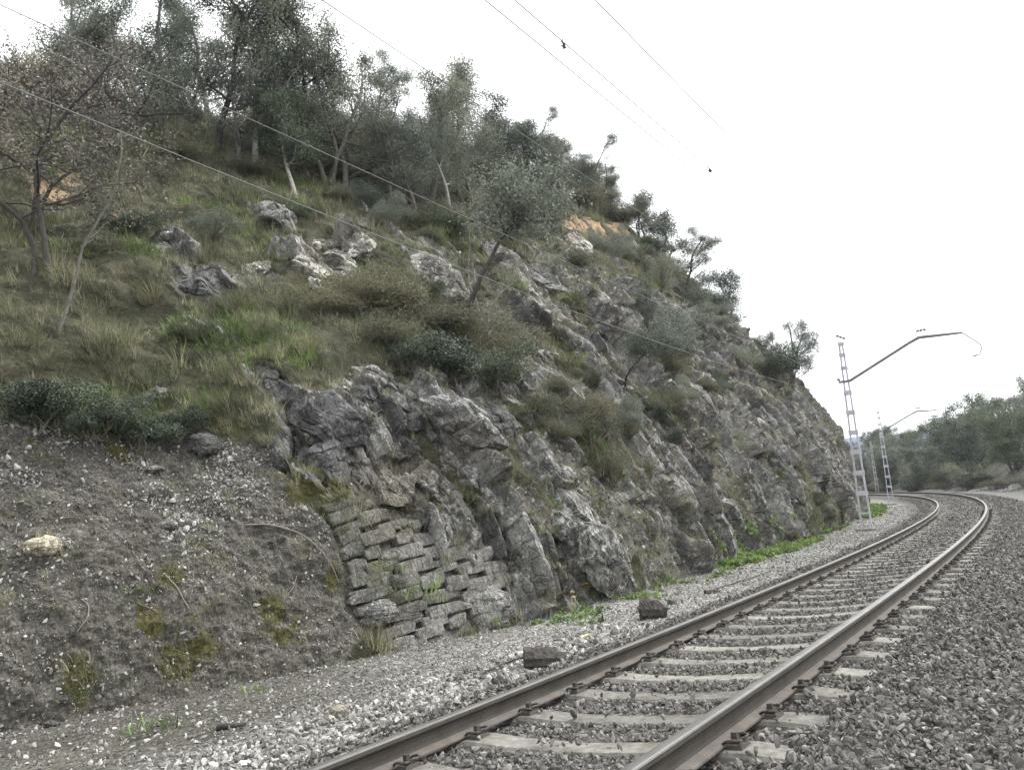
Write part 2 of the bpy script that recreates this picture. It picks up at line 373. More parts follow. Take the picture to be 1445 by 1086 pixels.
# ------------------------------------------------------------------ hillside: profiles across, swept along the track
#        s     six points (n, z) from the toe up
PROF = [(-14, [(7.4, -.95), (8.2, .6), (10.6, 2.8), (14.5, 6.2), (19.5, 9.8), (27, 12.3), (52, 17)]),
        (2.5, [(6.2, -.95), (7.1, .7), (8.9, 2.7), (12.2, 5.7), (17.5, 9.9), (25, 12.4), (52, 17)]),
        (6.0, [(5.4, -.95), (6.4, .75), (8.0, 2.9), (11.4, 6.0), (17.0, 10.7), (24.5, 13.2), (52, 18)]),
        (8.5, [(4.9, -.95), (5.5, 1.0), (7.3, 3.7), (10.7, 6.4), (16.6, 11.6), (24, 14.4), (52, 19)]),
        (12, [(4.5, -.95), (5.3, 1.2), (7.4, 4.2), (10.5, 7.2), (16.5, 12.5), (24, 15.6), (52, 20)]),
        (16, [(4.45, -.95), (5.3, 1.5), (7.6, 4.9), (10.4, 8.1), (16.3, 13.4), (24, 17), (52, 22)]),
        (22, [(4.5, -.95), (5.3, 2.0), (7.5, 5.4), (10.2, 9.2), (15.5, 14.6), (24, 19), (52, 25)]),
        (35, [(4.5, -.95), (5.3, 2.8), (7.1, 6.2), (9.8, 10.7), (15, 16.6), (24, 21.5), (52, 27)]),
        (50, [(4.6, -.95), (5.5, 3.6), (7.3, 7.0), (10.9, 11.8), (15.4, 17.6), (24, 23), (52, 29)]),
        (80, [(4.6, -.95), (5.5, 3.6), (7.3, 7.0), (10.9, 11.8), (15.4, 17.6), (24, 23), (52, 29)]),
        (170, [(4.4, -.95), (5.2, 2.6), (6.9, 5.0), (10.4, 8.4), (15.4, 12.0), (24, 15), (52, 18)])]
def smooth_interp(x, xs, ys):
    xs = np.asarray(xs, float); ys = np.asarray(ys, float)
    d = np.diff(ys, axis=0) / np.diff(xs)[:, None]; m = np.zeros_like(ys); m[0], m[-1] = d[0], d[-1]
    m[1:-1] = np.where(d[1:] * d[:-1] > 0, 2 * d[1:] * d[:-1] / (d[1:] + d[:-1] + 1e-12), 0)
    k = np.clip(np.searchsorted(xs, x) - 1, 0, len(xs) - 2); h = (xs[k + 1] - xs[k])[..., None]; t = ((x - xs[k]) / (xs[k + 1] - xs[k]))[..., None]
    return (2 * t**3 - 3 * t**2 + 1) * ys[k] + (t**3 - 2 * t**2 + t) * h * m[k] + (-2 * t**3 + 3 * t**2) * ys[k + 1] + (t**3 - t**2) * h * m[k + 1]
def profile(s, u):
    """s: (a,), u: (b,) in 0..6 -> n, z of shape (a, b)"""
    K = np.array([[q for p in pr for q in p] for _, pr in PROF]); xs = np.array([p[0] for p in PROF], float)
    Q = smooth_interp(np.asarray(s, float), xs, K).reshape(-1, 7, 2)
    n = np.empty((len(s), len(u))); z = np.empty((len(s), len(u)))
    uu = np.arange(7.0)
    for c, out in ((0, n), (1, z)):
        # Catmull-Rom along u
        q = Q[:, :, c]; k = np.clip(np.floor(u).astype(int), 0, 5); t = u - k
        p0, p1, p2, p3 = q[:, np.maximum(k - 1, 0)], q[:, k], q[:, k + 1], q[:, np.minimum(k + 2, 6)]
        p0 = np.where(k == 0, 2 * p1 - p2, p0); p3 = np.where(k == 5, 2 * p2 - p1, p3)
        tau = .35
        m1 = (p2 - p0) * tau; m2 = (p3 - p1) * tau
        out[:] = (2 * t**3 - 3 * t**2 + 1) * p1 + (t**3 - 2 * t**2 + t) * m1 + (-2 * t**3 + 3 * t**2) * p2 + (t**3 - t**2) * m2
    return n, z

def grid_axes():
    ss = [-14.0]
    while ss[-1] < 150:
        s = ss[-1]; d = .5 if s < -3 else (.09 if s < 1 else .0026 * max(9.0, math.hypot(s, 7)))
        if s > 62: d = .7
        ss.append(s + d)
    # rows: fine on the lower slope, coarser on the wooded top
    seg = [70, 120, 120, 110, 50, 26]
    u = np.concatenate([k + np.linspace(0, 1, m, endpoint=False) for k, m in enumerate(seg)] + [[6.0]])
    return np.array(ss), u
GS, GU = grid_axes()
GN_, GZ = profile(GS, GU)
SM = P(GS[:, None], GN_, GZ)                                            # smooth hillside points
# slope-length coordinate measured from the toe
GL = np.concatenate([np.zeros((len(GS), 1)), np.cumsum(np.hypot(np.diff(GN_, axis=1), np.diff(GZ, axis=1)), 1)], 1)
GA = np.repeat(GS[:, None], len(GU), 1)
def normals(X):
    du = np.gradient(X, axis=0); dv = np.gradient(X, axis=1); n = np.cross(du, dv); n /= np.linalg.norm(n, axis=2, keepdims=True) + 1e-12
    return np.where(n[..., 2:3] < 0, -n, n)
NRM = normals(SM)

class Surf:
    """ray casting on a grid surface; gives point, normal and grid indices"""
    def __init__(self, X, st):
        ia = np.unique(np.append(np.arange(0, X.shape[0], st), X.shape[0] - 1)); ib = np.unique(np.append(np.arange(0, X.shape[1], st), X.shape[1] - 1))
        Y = X[np.ix_(ia, ib)]; a, b = Y.shape[:2]; i = np.arange(a * b).reshape(a, b)
        f = np.stack([i[:-1, :-1], i[1:, :-1], i[1:, 1:], i[:-1, 1:]], -1).reshape(-1, 4)
        self.t = BVHTree.FromPolygons(Y.reshape(-1, 3).tolist(), f.tolist()); self.ia, self.ib, self.w = ia, ib, b - 1
    def hit(self, px, py):
        loc, n, i, d = self.t.ray_cast(Vector(CAM), Vector(ray(px, py)))
        if loc is None: return None
        if n.z < 0: n = -n
        return np.array(loc), np.array(n), (self.ia[i // self.w], self.ib[i % self.w])
    def down(self, x, y):
        loc, n, i, d = self.t.ray_cast(Vector((x, y, 80)), Vector((0, 0, -1)))
        return None if loc is None else (np.array(loc), np.array(n if n.z > 0 else -n))
SURF0 = Surf(SM, 4)

# what the slope is made of, patch by patch: (px, py, radius) is where a patch is seen, its place and size on the slope follow
PATCH = {
 'rock': [(375,530,26),(420,570,40),(470,590,45),(460,640,42),(530,560,48),(560,640,52),(600,690,48),(650,620,48),(690,600,26),(620,730,42),(540,690,42),(690,690,35),
          (395,310,24),(250,352,30),(285,400,36),(320,395,26),(370,385,20),(440,365,34),(475,375,24),(505,350,26),(490,402,30),(610,385,36),(645,425,26),(690,350,26),(740,380,48),(780,440,48),(830,400,44),(850,460,36),(770,510,26),(700,450,28),(800,350,32),(880,420,26),
          (760,660,44),(820,760,50),(870,790,40),(720,760,44),(900,690,44),(950,640,44),(960,560,46),(1020,600,50),(1060,560,50),(1100,600,50),(1000,700,48),(1080,680,56),(1150,660,56),(1130,600,44),(1060,480,36),(1180,690,34),(1030,740,44),(840,570,28),(930,720,30),(1000,480,26),(1140,560,30),(700,820,40),(780,800,40)],
 'soil': [(100,720,120),(250,760,125),(380,820,100),(120,900,140),(280,900,130),(430,870,60),(420,770,48),(60,800,100),(330,690,60),(60,660,40),(470,860,40)],
 'scree': [(900,750,40),(950,785,36),(790,630,30),(860,720,30),(730,700,26),(640,760,30),(760,720,24),(830,690,24),(1120,740,26),(800,640,26),(930,690,22),(1000,660,20),(890,560,22),(1060,720,22),(1170,720,24),(960,600,20),(1110,700,18),(700,560,18),(1040,590,18),(1150,690,16)],
 'grass': [(800,515,30),(830,540,26),(920,565,26),(700,650,16),(850,640,42),(880,605,26),(600,470,60),(680,500,44),(560,440,50),(340,440,60),(430,500,36),(330,560,60),(200,560,60),(100,560,80),(640,330,46),(580,310,50),(860,350,34),(900,390,26),(920,480,34),(980,520,24),(500,470,50),(560,520,30),(740,600,26),(770,580,26),(820,330,26),(760,310,30),(950,600,16)],
 'moss': [(290,785,20),(235,835,16),(275,905,26),(390,870,24),(405,900,18),(545,575,13),(470,682,22),(560,735,18),(665,690,14),(495,588,12),(580,592,10),(60,635,18),(170,640,16),(300,590,20),(330,600,14),(430,690,16),(850,700,8),(800,745,8),(1000,715,8),(820,800,10),(420,680,22),(480,800,18),(200,880,18),(250,930,20),(120,960,24)],
 'pale': [(740,400,60),(800,370,55),(700,345,40),(620,390,45),(480,370,55),(420,380,45),(850,430,34),(790,440,40),(360,386,24),(1010,560,40)],
 'dark': [(400,620,55),(470,655,50),(540,575,42),(700,612,30),(280,400,42),(600,640,36),(560,700,30),(770,480,26),(840,490,20),(1110,690,40)],
 'wall': [(480,715,22),(500,745,26),(510,780,30),(525,830,34),(545,770,34),(560,820,36),(580,865,34),(600,790,36),(620,840,38),(650,815,36),(660,865,34),(690,830,34),(705,860,24),(540,870,30)],
 'ochre': [(72,258,22),(104,244,13),(790,311,16),(806,315,18),(824,319,19),(842,322,19),(860,324,19),(878,328,18),(893,335,17),(904,346,14),(165,310,6)]}
def patches():
    W = {}
    LM = GL
    for k, lst in PATCH.items():
        w = np.zeros(GA.shape)
        for px, py, r in lst:
            h = SURF0.hit(px, py)
            if h is None: continue
            loc, n, (ia, ib) = h; rm = r / F * project(loc)[2]
            ca, cl = GA[ia, ib], GL[ia, ib]
            m = np.abs(GS - ca) < rm * 3.2; 
            if not m.any(): continue
            # a patch seen at a slant is longer up the slope than it looks
            d2 = ((GA[m] - ca) / (rm * 1.15)) ** 2 + ((LM[m] - cl) / (rm * 1.5)) ** 2
            w[m] = np.maximum(w[m], np.exp(-d2 * .9))
        W[k] = w
    s, l = GA, LM
    u = np.repeat(GU[None], len(GS), 0)
    wob = fbm(s * .5, l * .5, 4, 77) * .28 + fbm(s * 1.7, l * 1.7, 3, 78) * .16
    base_rock = .42 * sstep(11, 17, s) * (1 - sstep(3.4, 3.9, u + wob * .6)) + .3 * sstep(3.2, 2.2, u) * sstep(6.5, 8, s)
    base_soil = .45 * (1 - sstep(5.5, 8.5, s)) * (1 - sstep(1.9, 2.3, u + wob * .3))
    rock = np.maximum(W['rock'], base_rock) + wob * .8
    rock = rock - .5 * sstep(.05, .36, fbm(s * .42 + .1 * l, l * .26, 4, 83)) * sstep(12, 17, s) * (1 - .9 * sstep(.3, .6, W['rock']))
    soil = np.maximum(W['soil'], base_soil)
    grass = np.maximum(W['grass'], .36) + fbm(s * .8, l * .8, 3, 79) * .12
    scree = np.maximum(W['scree'] * .98, .44 * sstep(11, 17, s) * (u < 3.4) * sstep(-.05, .3, fbm(s * .5 + 9, l * .22, 3, 84))) + fbm(s * 1.3, l * 1.3, 3, 80) * .15
    top = np.maximum.reduce([rock, soil, grass, scree])
    soft = lambda a: sstep(-.14, .06, a - np.maximum.reduce([x for x in (rock, soil, grass, scree) if x is not a]))
    return dict(rock=soft(rock), soil=soft(soil), grass=soft(grass), scree=soft(scree), moss=W['moss'] * (.45 + .65 * sstep(-.35, .3, fbm(s * 2.2, l * 2.2, 3, 85))), ochre=W['ochre'], wall=sstep(.3,.75,W['wall']), tone=.5 + .5 * sstep(.2, .8, W['pale'] + wob * .4) - .45 * sstep(.25, .8, W['dark'] + wob * .4))
MASK = patches()

def displace():
    s, l = GA, GL; u = np.repeat(GU[None], len(GS), 0)
    rock = MASK['rock']
    w1 = fbm(s * .22, l * .15, 3, 1) * .8; w2 = fbm(s * .8, l * .35, 2, 2) * .12
    def saw(x, r=.2):
        t = x - np.floor(x); return np.where(t < r, sstep(0, r, t), 1 - (t - r) / (1 - r)), np.floor(x)
    def stretch(k, L, sd):                                            # beds break off and start again down the slope
        q = l / L + _h(k, k * 0, sd) * 9; j = np.floor(q); f = q - j; return _h(k, j, sd + 1), f
    a1 = s + .05 * l + w1 + w2
    sa, ia = saw(a1 / 2.1); ra, fa_ = stretch(ia, 4.2, 6)
    sb, ib = saw(a1 / .74 + .37, .22); rb, fb_ = stretch(ib, 2.3, 16)
    sc, ic = saw(a1 / .23 + .1 + w2, .3); rc, fc_ = stretch(ic, 1.0, 26)
    D = .78 * sa * (.25 + .75 * ra) * (1 - .5 * sstep(.75, 1, fa_)) + .34 * sb * (.15 + .85 * rb) * (1 - .7 * sstep(.85, 1, fb_)) + .085 * sc * rc
    # chiselled blocks, much longer down the slope than across
    f1, e1, r1 = facets(a1 / 1.25, l / 3.4 + w1 * .3, 11)
    f2, e2, r2 = facets(a1 / .42 + w2, l / 1.15 + .3 * s, 23)
    f3, e3, r3 = facets(s / .15 + w2, l / .36, 37)
    D += .30 * f1 + .17 * f2 + .06 * f3 - .10 * np.exp(-e1 * 18) - .06 * np.exp(-e2 * 14) - .018 * np.exp(-e3 * 10)
    D += .08 * fbm(s * .9, l * .6, 3, 41) + .035 * fbm(s * 5, l * 2.6, 4, 42) - .46
    far = 1 + .15 * sstep(18, 30, s) - .35 * sstep(38, 55, s)
    soilD = .10 * fbm(s * .55, l * .55, 4, 51) + .05 * fbm(s * 2.3, l * 2.3, 4, 52) + .035 * fbm(s * 8, l * 8, 3, 53)
    grassD = .32 * fbm(s * .5, l * .5, 4, 61) + .10 * np.abs(fbm(s * 1.6, l * 1.6, 3, 62))
    screeD = .12 * fbm(s * .9, l * .6, 4, 71) + .07 * facets(s / .2, l / .2, 72)[0] - .05
    tot = rock + MASK['soil'] + MASK['grass'] + MASK['scree'] + 1e-6
    Dt = (rock * D * far + MASK['soil'] * soilD + MASK['grass'] * grassD + MASK['scree'] * screeD) / tot
    Dt = Dt * (1 - MASK['wall']) - .14 * MASK['wall']
    Dt = Dt * sstep(0.05, .35, u) * (1 - .75 * sstep(4.2, 4.8, u))
    t = np.stack([np.sin(heading(s)), np.cos(heading(s)), 0 * s], -1)
    dirv = NRM - .30 * rock[..., None] * t + np.array([0, 0, -.12]) * rock[..., None]
    # the rock steps overhang a little towards the camera's end of the line
    # bank on the far side of the mound: swell the talus beside the wall
    sw = np.exp(-((s - 4.9) / 1.7) ** 2 - ((l - 1.6) / 1.5) ** 2) * .35
    return SM + dirv * Dt[..., None] + NRM * sw[..., None]
HX = displace()
HN = normals(HX)

def build_hillside():
    a, b = HX.shape[:2]; i = np.arange(a * b).reshape(a, b)
    f = np.stack([i[:-1, :-1], i[:-1, 1:], i[1:, 1:], i[1:, :-1]], -1).reshape(-1, 4)
    me = npmesh('hillside', HX.reshape(-1, 3), f, False)
    cA = np.stack([MASK['rock'], MASK['grass'], MASK['moss'], MASK['tone']], -1).reshape(-1, 4).astype(np.float32).clip(0, 1)
    cB = np.stack([MASK['ochre'], MASK['scree'], MASK['soil'], np.ones_like(GA)], -1).reshape(-1, 4).astype(np.float32).clip(0, 1)
    me.color_attributes.new('mA', 'FLOAT_COLOR', 'POINT').data.foreach_set('color', cA.ravel())
    me.color_attributes.new('mB', 'FLOAT_COLOR', 'POINT').data.foreach_set('color', cB.ravel())
    tag(link('hillside', me, M['hill']), 'steep rocky hillside cut beside the track', kind='structure')
build_hillside()
SURF = Surf(HX, 3)

def on_ground(px, py):
    """point of the ground seen at a pixel"""
    d = ray(px, py); t = np.linspace(1, 120, 4000); X = CAM + d * t[:, None]
    z0 = -.3
    for _ in range(3):
        tt = (z0 - CAMH) / d[2]; p = CAM + d * tt
        k = ((TC - p[:2]) ** 2).sum(1).argmin(); nl = np.array([-math.cos(TH[k]), math.sin(TH[k])]); n = (p[:2] - TC[k]) @ nl
        z0 = float(ground_z(TS[k], n))
    return np.array([p[0], p[1], z0]), TS[k], n
def seen_point(px, py):
    """whichever of ground and hillside lies in front at a pixel"""
    g = on_ground(px, py)[0]; h = SURF.hit(px, py)
    return h[0] if h is not None and np.linalg.norm(h[0] - CAM) < np.linalg.norm(g - CAM) else g
def on_hill(px, py):
    return next(q for q in (SURF.hit(px, py + dy) for dy in range(0, 120, 4)) if q is not None)

# ================================================================== track
def tube_v(V, Fc, pts, rad, k=6, cap=True):
    """adds a tube along pts to the lists V, Fc (quads / caps as quads)"""
    pts = [np.asarray(p, float) for p in pts]; base = len(V)
    prev = None
    for i, p in enumerate(pts):
        d = (pts[min(i + 1, len(pts) - 1)] - pts[max(i - 1, 0)]); d = d / (np.linalg.norm(d) + 1e-9)
        if prev is None:
            a = np.cross(d, [0, 0, 1.0]); 
            if np.linalg.norm(a) < .1: a = np.cross(d, [1.0, 0, 0])
        else: a = prev - d * (prev @ d)
        a = a / (np.linalg.norm(a) + 1e-9); b = np.cross(d, a); prev = a
        r = rad[i] if hasattr(rad, '__len__') else rad
        for j in range(k):
            t = 2 * math.pi * j / k; V.append(p + (a * math.cos(t) + b * math.sin(t)) * r)
    for i in range(len(pts) - 1):
        for j in range(k):
            j2 = (j + 1) % k
            Fc.append((base + i * k + j, base + i * k + j2, base + (i + 1) * k + j2, base + (i + 1) * k + j))
    if cap:
        e = base + (len(pts) - 1) * k
        for j in range(1, k - 1, 2):
            Fc.append((base, base + (j + 1) % k if j + 1 < k else base, base + j, base + j) if False else (base, base + j, base + j + 1, base + (j + 2) % k))
            Fc.append((e, e + (j + 2) % k, e + j + 1, e + j))
def mesh_from(name, V, Fc, smooth=False):
    me = bpy.data.meshes.new(name); me.from_pydata([tuple(map(float, v)) for v in V], [], [tuple(dict.fromkeys(f)) for f in Fc if len(dict.fromkeys(f)) > 2]); me.update()
    if smooth: me.polygons.foreach_set('use_smooth', np.ones(len(me.polygons), dtype=bool))
    return me
def box_v(V, Fc, c, sx, sy, sz, ax=(1, 0, 0), ay=(0, 1, 0), az=(0, 0, 1), top=1.0):
    c, ax, ay, az = [np.asarray(q, float) for q in (c, ax, ay, az)]; b = len(V)
    for z, k in ((-1, 1.0), (1, top)):
        for x, y in ((-1, -1), (1, -1), (1, 1), (-1, 1)): V.append(c + ax * x * sx / 2 * k + ay * y * sy / 2 * k + az * z * sz / 2)
    Fc += [(b, b + 3, b + 2, b + 1), (b + 4, b + 5, b + 6, b + 7), (b, b + 1, b + 5, b + 4), (b + 1, b + 2, b + 6, b + 5), (b + 2, b + 3, b + 7, b + 6), (b + 3, b, b + 4, b + 7)]
def bar_v(V, Fc, p0, p1, w, h, up=(0, 0, 1)):
    p0, p1, up = [np.asarray(q, float) for q in (p0, p1, up)]; d = p1 - p0; L = np.linalg.norm(d); d /= L
    a = np.cross(up, d); a /= np.linalg.norm(a) + 1e-9; u = np.cross(d, a)
    box_v(V, Fc, (p0 + p1) / 2, L, w, h, d, a, u)
def bevelled(me, w=.01, seg=1):
    bm = bmesh.new(); bm.from_mesh(me); bmesh.ops.bevel(bm, geom=bm.edges[:], offset=w, segments=seg, affect='EDGES', clamp_overlap=True); bm.to_mesh(me); bm.free(); return me

GAUGE = 1.74
track = empty('railway_track', P(4.0, 0, -.2)); tag(track, 'curving single railway track with concrete sleepers and steel rails', 'railway track')
trk_inv = Matrix.Translation(track.location).inverted()
def rail_mesh(n0):
    half = [(.0, .0), (.024, -.0015), (.032, -.005), (.0355, -.012), (.036, -.032), (.030, -.042), (.012, -.055), (.0085, -.075), (.0085, -.11), (.013, -.128), (.045, -.141), (.069, -.149), (.070, -.159)]
    prof = [(-x, z) for x, z in half[::-1]] + half[1:]                      # left foot -> head -> right foot
    kinds = []
    for (x0, z0), (x1, z1) in zip(prof[:-1], prof[1:]):
        zm = (z0 + z1) / 2; kinds.append(0 if zm > -.0135 else (2 if zm < -.128 else 1))
    ss = np.concatenate([np.arange(-4, 60, .4), np.arange(60, 170, 1.0)]); V = []; Fc = []; mi = []
    for s in ss:
        for x, z in prof:
            V.append(P(s, n0 - x, cantz(n0 - x) + z) - np.array(track.location))
    k = len(prof)
    for i in range(len(ss) - 1):
        for j in range(k - 1):
            Fc.append((i * k + j, i * k + j + 1, (i + 1) * k + j + 1, (i + 1) * k + j)); mi.append(kinds[j])
    me = bpy.data.meshes.new('rail'); me.from_pydata([tuple(map(float, v)) for v in V], [], Fc)
    for m in ('rail_head', 'rail_side', 'rail_foot'): me.materials.append(M[m])
    me.polygons.foreach_set('material_index', mi); me.update(); return me
for n0, lb in ((GAUGE / 2, 'lower rail beside the hillside'), (-GAUGE / 2, 'raised outer rail of the curve')):
    o = bpy.data.objects.new('rail', rail_mesh(n0)); COL.objects.link(o); o.parent = track

def sleeper_mesh():
    # sections along the length: (x, top height, half width at the top)
    sec = [(-1.30, -.035, .092), (-1.27, -.022, .105), (-1.05, .0, .112), (-.70, .0, .112), (-.45, -.022, .105), (0, -.036, .098), (.45, -.022, .105), (.70, .0, .112), (1.05, .0, .112), (1.27, -.022, .105), (1.30, -.035, .092)]
    V = []; Fc = []
    for x, z, w in sec:
        for y, zz in ((-w - .045, z - .19), (-w - .012, z - .02), (-w + .004, z), (w - .004, z), (w + .012, z - .02), (w + .045, z - .19)): V.append((x, y, zz))
    k = 6
    for i in range(len(sec) - 1):
        for j in range(k - 1): Fc.append((i * k + j, i * k + j + 1, (i + 1) * k + j + 1, (i + 1) * k + j))
    e = (len(sec) - 1) * k
    Fc += [(0, 1, 2, 3, 4, 5)[::-1], tuple(e + j for j in range(6))]
    V2 = V; me = bpy.data.meshes.new('sleeper'); me.from_pydata(V2, [], Fc); me.update(); return me
def clip_mesh():
    # tension clamp: two looped arms each side of a square screw head on an angled guide plate; x points away from the rail
    V = []; Fc = []
    box_v(V, Fc, (.045, 0, .012), .10, .15, .022, top=.86)
    box_v(V, Fc, (.035, 0, .058), .034, .034, .05)
    box_v(V, Fc, (.035, 0, .034), .06, .06, .008)
    for sg in (-1, 1):
        pts = [(.02, .018 * sg, .034), (.055, .022 * sg, .037), (.085, .04 * sg, .044), (.088, .072 * sg, .05), (.055, .088 * sg, .055), (.01, .083 * sg, .047), (-.02, .07 * sg, .028), (-.032, .052 * sg, .02)]
        tube_v(V, Fc, pts, .0095, 6)
    return mesh_from('rail_clip', V, Fc)
nt = M['concrete'].node_tree; b_ = [q for q in nt.nodes if q.type == 'BSDF_PRINCIPLED'][0]; src = b_.inputs['Base Color'].links[0].from_socket
oi_ = N(nt, 'ShaderNodeObjectInfo'); r_ = ramp(nt, oi_.outputs['Random'], [(0, (.72, .70, .67)), (1, (1.2, 1.18, 1.12))]); tc_ = N(nt, 'ShaderNodeTexCoord'); st_ = tex(nt, tc_.outputs['Object'], 3.2, 7, .75); sr_ = ramp(nt, st_.outputs[0], [(.38, (.6, .575, .54)), (.56, (1, 1, 1))])
nt.links.new(mix(nt, .9, mix(nt, 1.0, src, r_.outputs[0], 'MULTIPLY'), sr_.outputs[0], 'MULTIPLY'), b_.inputs['Base Color'])
SLP = sleeper_mesh(); SLP.materials.append(M['concrete']); CLP = clip_mesh(); CLP.materials.append(M['clip'])
S_SLEEP = 3.94 - .61 * 9 + .61 * np.arange(0, 172)
S_SLEEP = S_SLEEP[S_SLEEP > .2]
ncl = 0
for i, s in enumerate(S_SLEEP):
    c, nl, t = frame(s); o = bpy.data.objects.new('sleeper', SLP); COL.objects.link(o); o.parent = track
    x = np.array([nl[0], nl[1], -CANT]); x /= np.linalg.norm(x); y = np.array([t[0], t[1], 0]); z = np.cross(x, y)
    if z[2] < 0: y = -y; z = np.cross(x, y)
    rs = np.random.RandomState(i); jit = rs.uniform(-.012, .012, 2); p = P(s + jit[0], jit[1], -.172)
    o.matrix_local = trk_inv @ Matrix(((x[0], y[0], z[0], p[0]), (x[1], y[1], z[1], p[1]), (x[2], y[2], z[2], p[2]), (0, 0, 0, 1)))
    if s < 32 and i < 70:
        for n0 in (-.87, .87):
            for sg in (-1, 1):
                q = bpy.data.objects.new('rail_clip', CLP); COL.objects.link(q); q.parent = o
                q.location = (n0 + sg * .075, 0, .001); q.scale = (.88, .85, .85); q.rotation_euler = (0, 0, 0 if sg > 0 else math.pi)

# ================================================================== stones: shared shapes and scattering
def stone_mesh(name, seed, sub=1, planes=9, dims=(1, 1, 1), rough=.06, lo=.42, hi=.8):
    rs = np.random.RandomState(seed); bm = bmesh.new(); bmesh.ops.create_icosphere(bm, subdivisions=sub, radius=1.0)
    co = np.array([v.co[:] for v in bm.verts])
    for _ in range(planes):
        n = rs.normal(size=3); n /= np.linalg.norm(n); d = rs.uniform(lo, hi)
        ex = np.maximum(0, co @ n - d); co = co - ex[:, None] * n
    co = co * np.array(dims)
    if rough:
        m = max(dims); q = co / m
        co = co + co / (np.linalg.norm(co, axis=1, keepdims=True) + 1e-6) * (m * rough * (fbm(q[:, 0] * 2.3 + seed, q[:, 1] * 2.3 + q[:, 2] * 1.7, 4, seed) + .5 * fbm(q[:, 2] * 6 + seed, q[:, 0] * 6 - q[:, 1] * 3, 2, seed + 9)))[:, None]
    if sub >= 4:
        m = max(dims); r = m * .62; nd = co / (np.linalg.norm(co, axis=1, keepdims=True) + 1e-6)
        fa, ea, _ = facets(co[:, 0] / (r * .42) + seed, co[:, 1] / (r * .75) + .4 * co[:, 2] / r, seed); fb, eb, _ = facets(co[:, 2] / (r * .3) + seed, co[:, 1] / (r * .5) - .5 * co[:, 0] / r, seed + 3)
        st = np.abs(noise((co[:, 0] + .35 * co[:, 2]) / (r * .16) + seed, co[:, 1] / (r * 1.1), seed + 7))
        co = co + nd * (m * (.085 * (fa - .35) + .06 * (fb - .35) - .035 * np.exp(-ea * 12) - .02 * np.exp(-eb * 12) - .03 * st))[:, None]
    for v, c in zip(bm.verts, co): v.co = c
    me = bpy.data.meshes.new(name); bm.to_mesh(me); bm.free(); return me
def variants(name, mat, n, **kw):
    col = bpy.data.collections.new(name)
    for i in range(n):
        rs = np.random.RandomState(100 + i)
        me = stone_mesh(name, 31 * i + len(name), dims=(1, rs.uniform(.65, .95), rs.uniform(.42, .75)), **kw); me.materials.append(mat)
        col.objects.link(bpy.data.objects.new(name, me))
    return col
def scatter(name, label, pts, rot, scl, coll, nvar, seed=0, kind='stuff'):
    n = len(pts); me = bpy.data.meshes.new(name); me.vertices.add(n); me.vertices.foreach_set('co', np.asarray(pts, np.float32).ravel())
    me.attributes.new('rot', 'FLOAT_VECTOR', 'POINT').data.foreach_set('vector', np.asarray(rot, np.float32).ravel())
    me.attributes.new('scl', 'FLOAT', 'POINT').data.foreach_set('value', np.asarray(scl, np.float32).ravel())
    me.attributes.new('idx', 'INT', 'POINT').data.foreach_set('value', np.random.RandomState(seed).randint(0, nvar, n).astype(np.int32))
    me.update()
    o = bpy.data.objects.new(name, me); COL.objects.link(o); tag(o, label, kind=kind)
    g = bpy.data.node_groups.new(name + '_scatter', 'GeometryNodeTree')
    g.interface.new_socket('Geometry', in_out='INPUT', socket_type='NodeSocketGeometry'); g.interface.new_socket('Geometry', in_out='OUTPUT', socket_type='NodeSocketGeometry')
    gi = g.nodes.new('NodeGroupInput'); go = g.nodes.new('NodeGroupOutput'); iop = g.nodes.new('GeometryNodeInstanceOnPoints'); ci = g.nodes.new('GeometryNodeCollectionInfo')
    ci.inputs['Collection'].default_value = coll; ci.inputs['Separate Children'].default_value = True; ci.inputs['Reset Children'].default_value = True
    iop.inputs['Pick Instance'].default_value = True
    def attr(nm, t):
        a = g.nodes.new('GeometryNodeInputNamedAttribute'); a.data_type = t; a.inputs['Name'].default_value = nm; return [q for q in a.outputs if q.enabled and q.name == 'Attribute'][0]
    e2r = g.nodes.new('FunctionNodeEulerToRotation')
    g.links.new(gi.outputs[0], iop.inputs['Points']); g.links.new(ci.outputs[0], iop.inputs['Instance'])
    g.links.new(attr('idx', 'INT'), iop.inputs['Instance Index']); g.links.new(attr('rot', 'FLOAT_VECTOR'), e2r.inputs[0]); g.links.new(e2r.outputs[0], iop.inputs['Rotation'])
    g.links.new(attr('scl', 'FLOAT'), iop.inputs['Scale']); g.links.new(iop.outputs[0], go.inputs[0])
    md = o.modifiers.new('scatter', 'NODES'); md.node_group = g
    return o
BAL = variants('ballast_stone', M['ballast'], 10, planes=13, rough=.04, lo=.3, hi=.66)
GRV = variants('gravel_stone', M['gravel'], 6, planes=12, rough=.05, lo=.32, hi=.7)
CHP = variants('limestone_chip', M['chips'], 6, planes=12, rough=.05, lo=.3, hi=.68)

